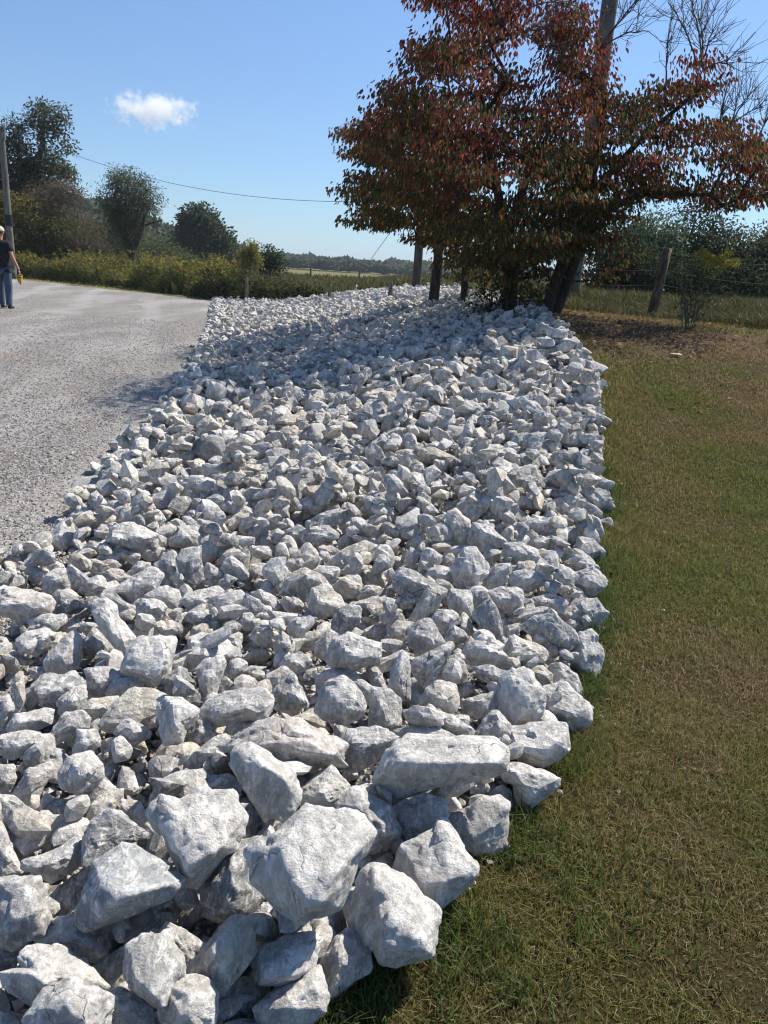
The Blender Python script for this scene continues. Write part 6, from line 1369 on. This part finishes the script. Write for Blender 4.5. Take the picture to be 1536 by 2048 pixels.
for i in range(8): Tb += [(i, i+1, i+10), (i, i+10, i+9), (18+i, 18+i+10, 18+i+1), (18+i, 18+i+9, 18+i+10), (9+i, 10+i, 28+i), (9+i, 28+i, 27+i)]
cp.append((Vb, np.array(Tb))); V, T = join_arrays(cp); link('cap', mesh_np('cap', V, T, None, True), M_CAP, man)
V, T = ball((0, .012, 1.70), (.086, .10, .055)); link('hair', mesh_np('hair', V, T, None, True), plain('brown_hair', (.05, .032, .022), .8), man)
# yellow tool in his right hand
tb = MB_+np.array([.392, .02, .60]); tool = empty('hand_tool', tb, 'yellow tool case with dark stripes in the walking man\'s right hand', 'tool')
bm = bmesh.new(); bmesh.ops.create_cube(bm, size=1); bmesh.ops.scale(bm, vec=(.095, .11, .19), verts=bm.verts); bmesh.ops.translate(bm, vec=(0, 0, .10), verts=bm.verts); bmesh.ops.bevel(bm, geom=bm.edges[:], offset=.028, segments=3)
for v in bm.verts:
    f = .68+.32*float(ss(-.0, .09, v.co.z)); v.co.x *= f; v.co.y *= f
me = bpy.data.meshes.new('case'); bm.to_mesh(me); bm.free(); link('case', me, M_YEL, tool)
for z, hh in ((.165, .022), (.115, .018)):
    V, T = lathe([(.060, z), (.066, z+.003), (.066, z+hh-.003), (.060, z+hh)], 4); c_, s_ = math.cos(math.pi/4), math.sin(math.pi/4); V = np.c_[V[:, 0]*c_-V[:, 1]*s_, (V[:, 0]*s_+V[:, 1]*c_)*1.12, V[:, 2]]*[1.03, 1.03, 1]; link('stripe', mesh_np('stripe', V, T), M_BLACK, tool)
link('handle', mesh_np('handle', *tube_arrays([(0, -.045, .19), (0, -.045, .225), (0, -.03, .242), (0, .03, .242), (0, .045, .225), (0, .045, .19)], .010, 7), None, True), M_BLACK, tool)
V, T = lathe([(.001, -.035), (.006, -.03), (.02, .01), (.03, .03)], 8); link('tip', mesh_np('tip', V, T, None, True), M_BLACK, tool)

# ------------------------------------------------------------------ one small cloud, well beyond everything
cc = at(305, 220, 900); rc = np.random.default_rng(3); parts = []
t = NT('cloud'); t.t.nodes.remove(t.b); pv_ = t.n('ShaderNodeVolumePrincipled'); pv_.inputs['Color'].default_value = (1, 1, 1, 1); pv_.inputs['Anisotropy'].default_value = .3
nz = t.noise(t.coord(), .075, 5, .62); L_ = t.n('ShaderNodeVectorMath', operation='LENGTH'); mp = t.stretch(t.coord(), (1/46, 1/26, 1/17), (0, R(-9), 0)); t.l(mp, L_.inputs[0])
edge = t.math('ADD', t.math('SUBTRACT', 1.0, L_.outputs['Value']), t.math('MULTIPLY', t.math('SUBTRACT', nz, .5), 3.3))
t.l(t.ramp(edge, .10, .60, 0, .055), pv_.inputs['Density']); t.l(pv_.outputs[0], t.out.inputs['Volume'])
D0, T0 = ico(3); cl = link('cloud', mesh_np('cloud', D0*[58, 34, 24], T0, None, True), t.m, None, cc); cl.rotation_euler = (0, 0, 0); tag(cl, kind='structure')
# ------------------------------------------------------------------ the air between here and the far trees
t = NT('haze'); t.t.nodes.remove(t.b); hv = t.n('ShaderNodeVolumePrincipled'); hv.inputs['Color'].default_value = (.78, .86, 1.0, 1); hv.inputs['Density'].default_value = .00030; hv.inputs['Anisotropy'].default_value = 0.0
t.l(hv.outputs[0], t.out.inputs['Volume'])
bm = bmesh.new(); bmesh.ops.create_cube(bm, size=1); me = bpy.data.meshes.new('haze'); bm.to_mesh(me); bm.free(); me.materials.append(t.m)
hz_ = bpy.data.objects.new('haze', me); COL.objects.link(hz_); hz_.scale = (3000, 4400, 60); hz_.location = (0, 0, 20); tag(hz_, kind='stuff')
print('objects', len(bpy.data.objects), 'tris', sum(len(o.data.polygons) for o in bpy.data.objects if o.type == 'MESH'))
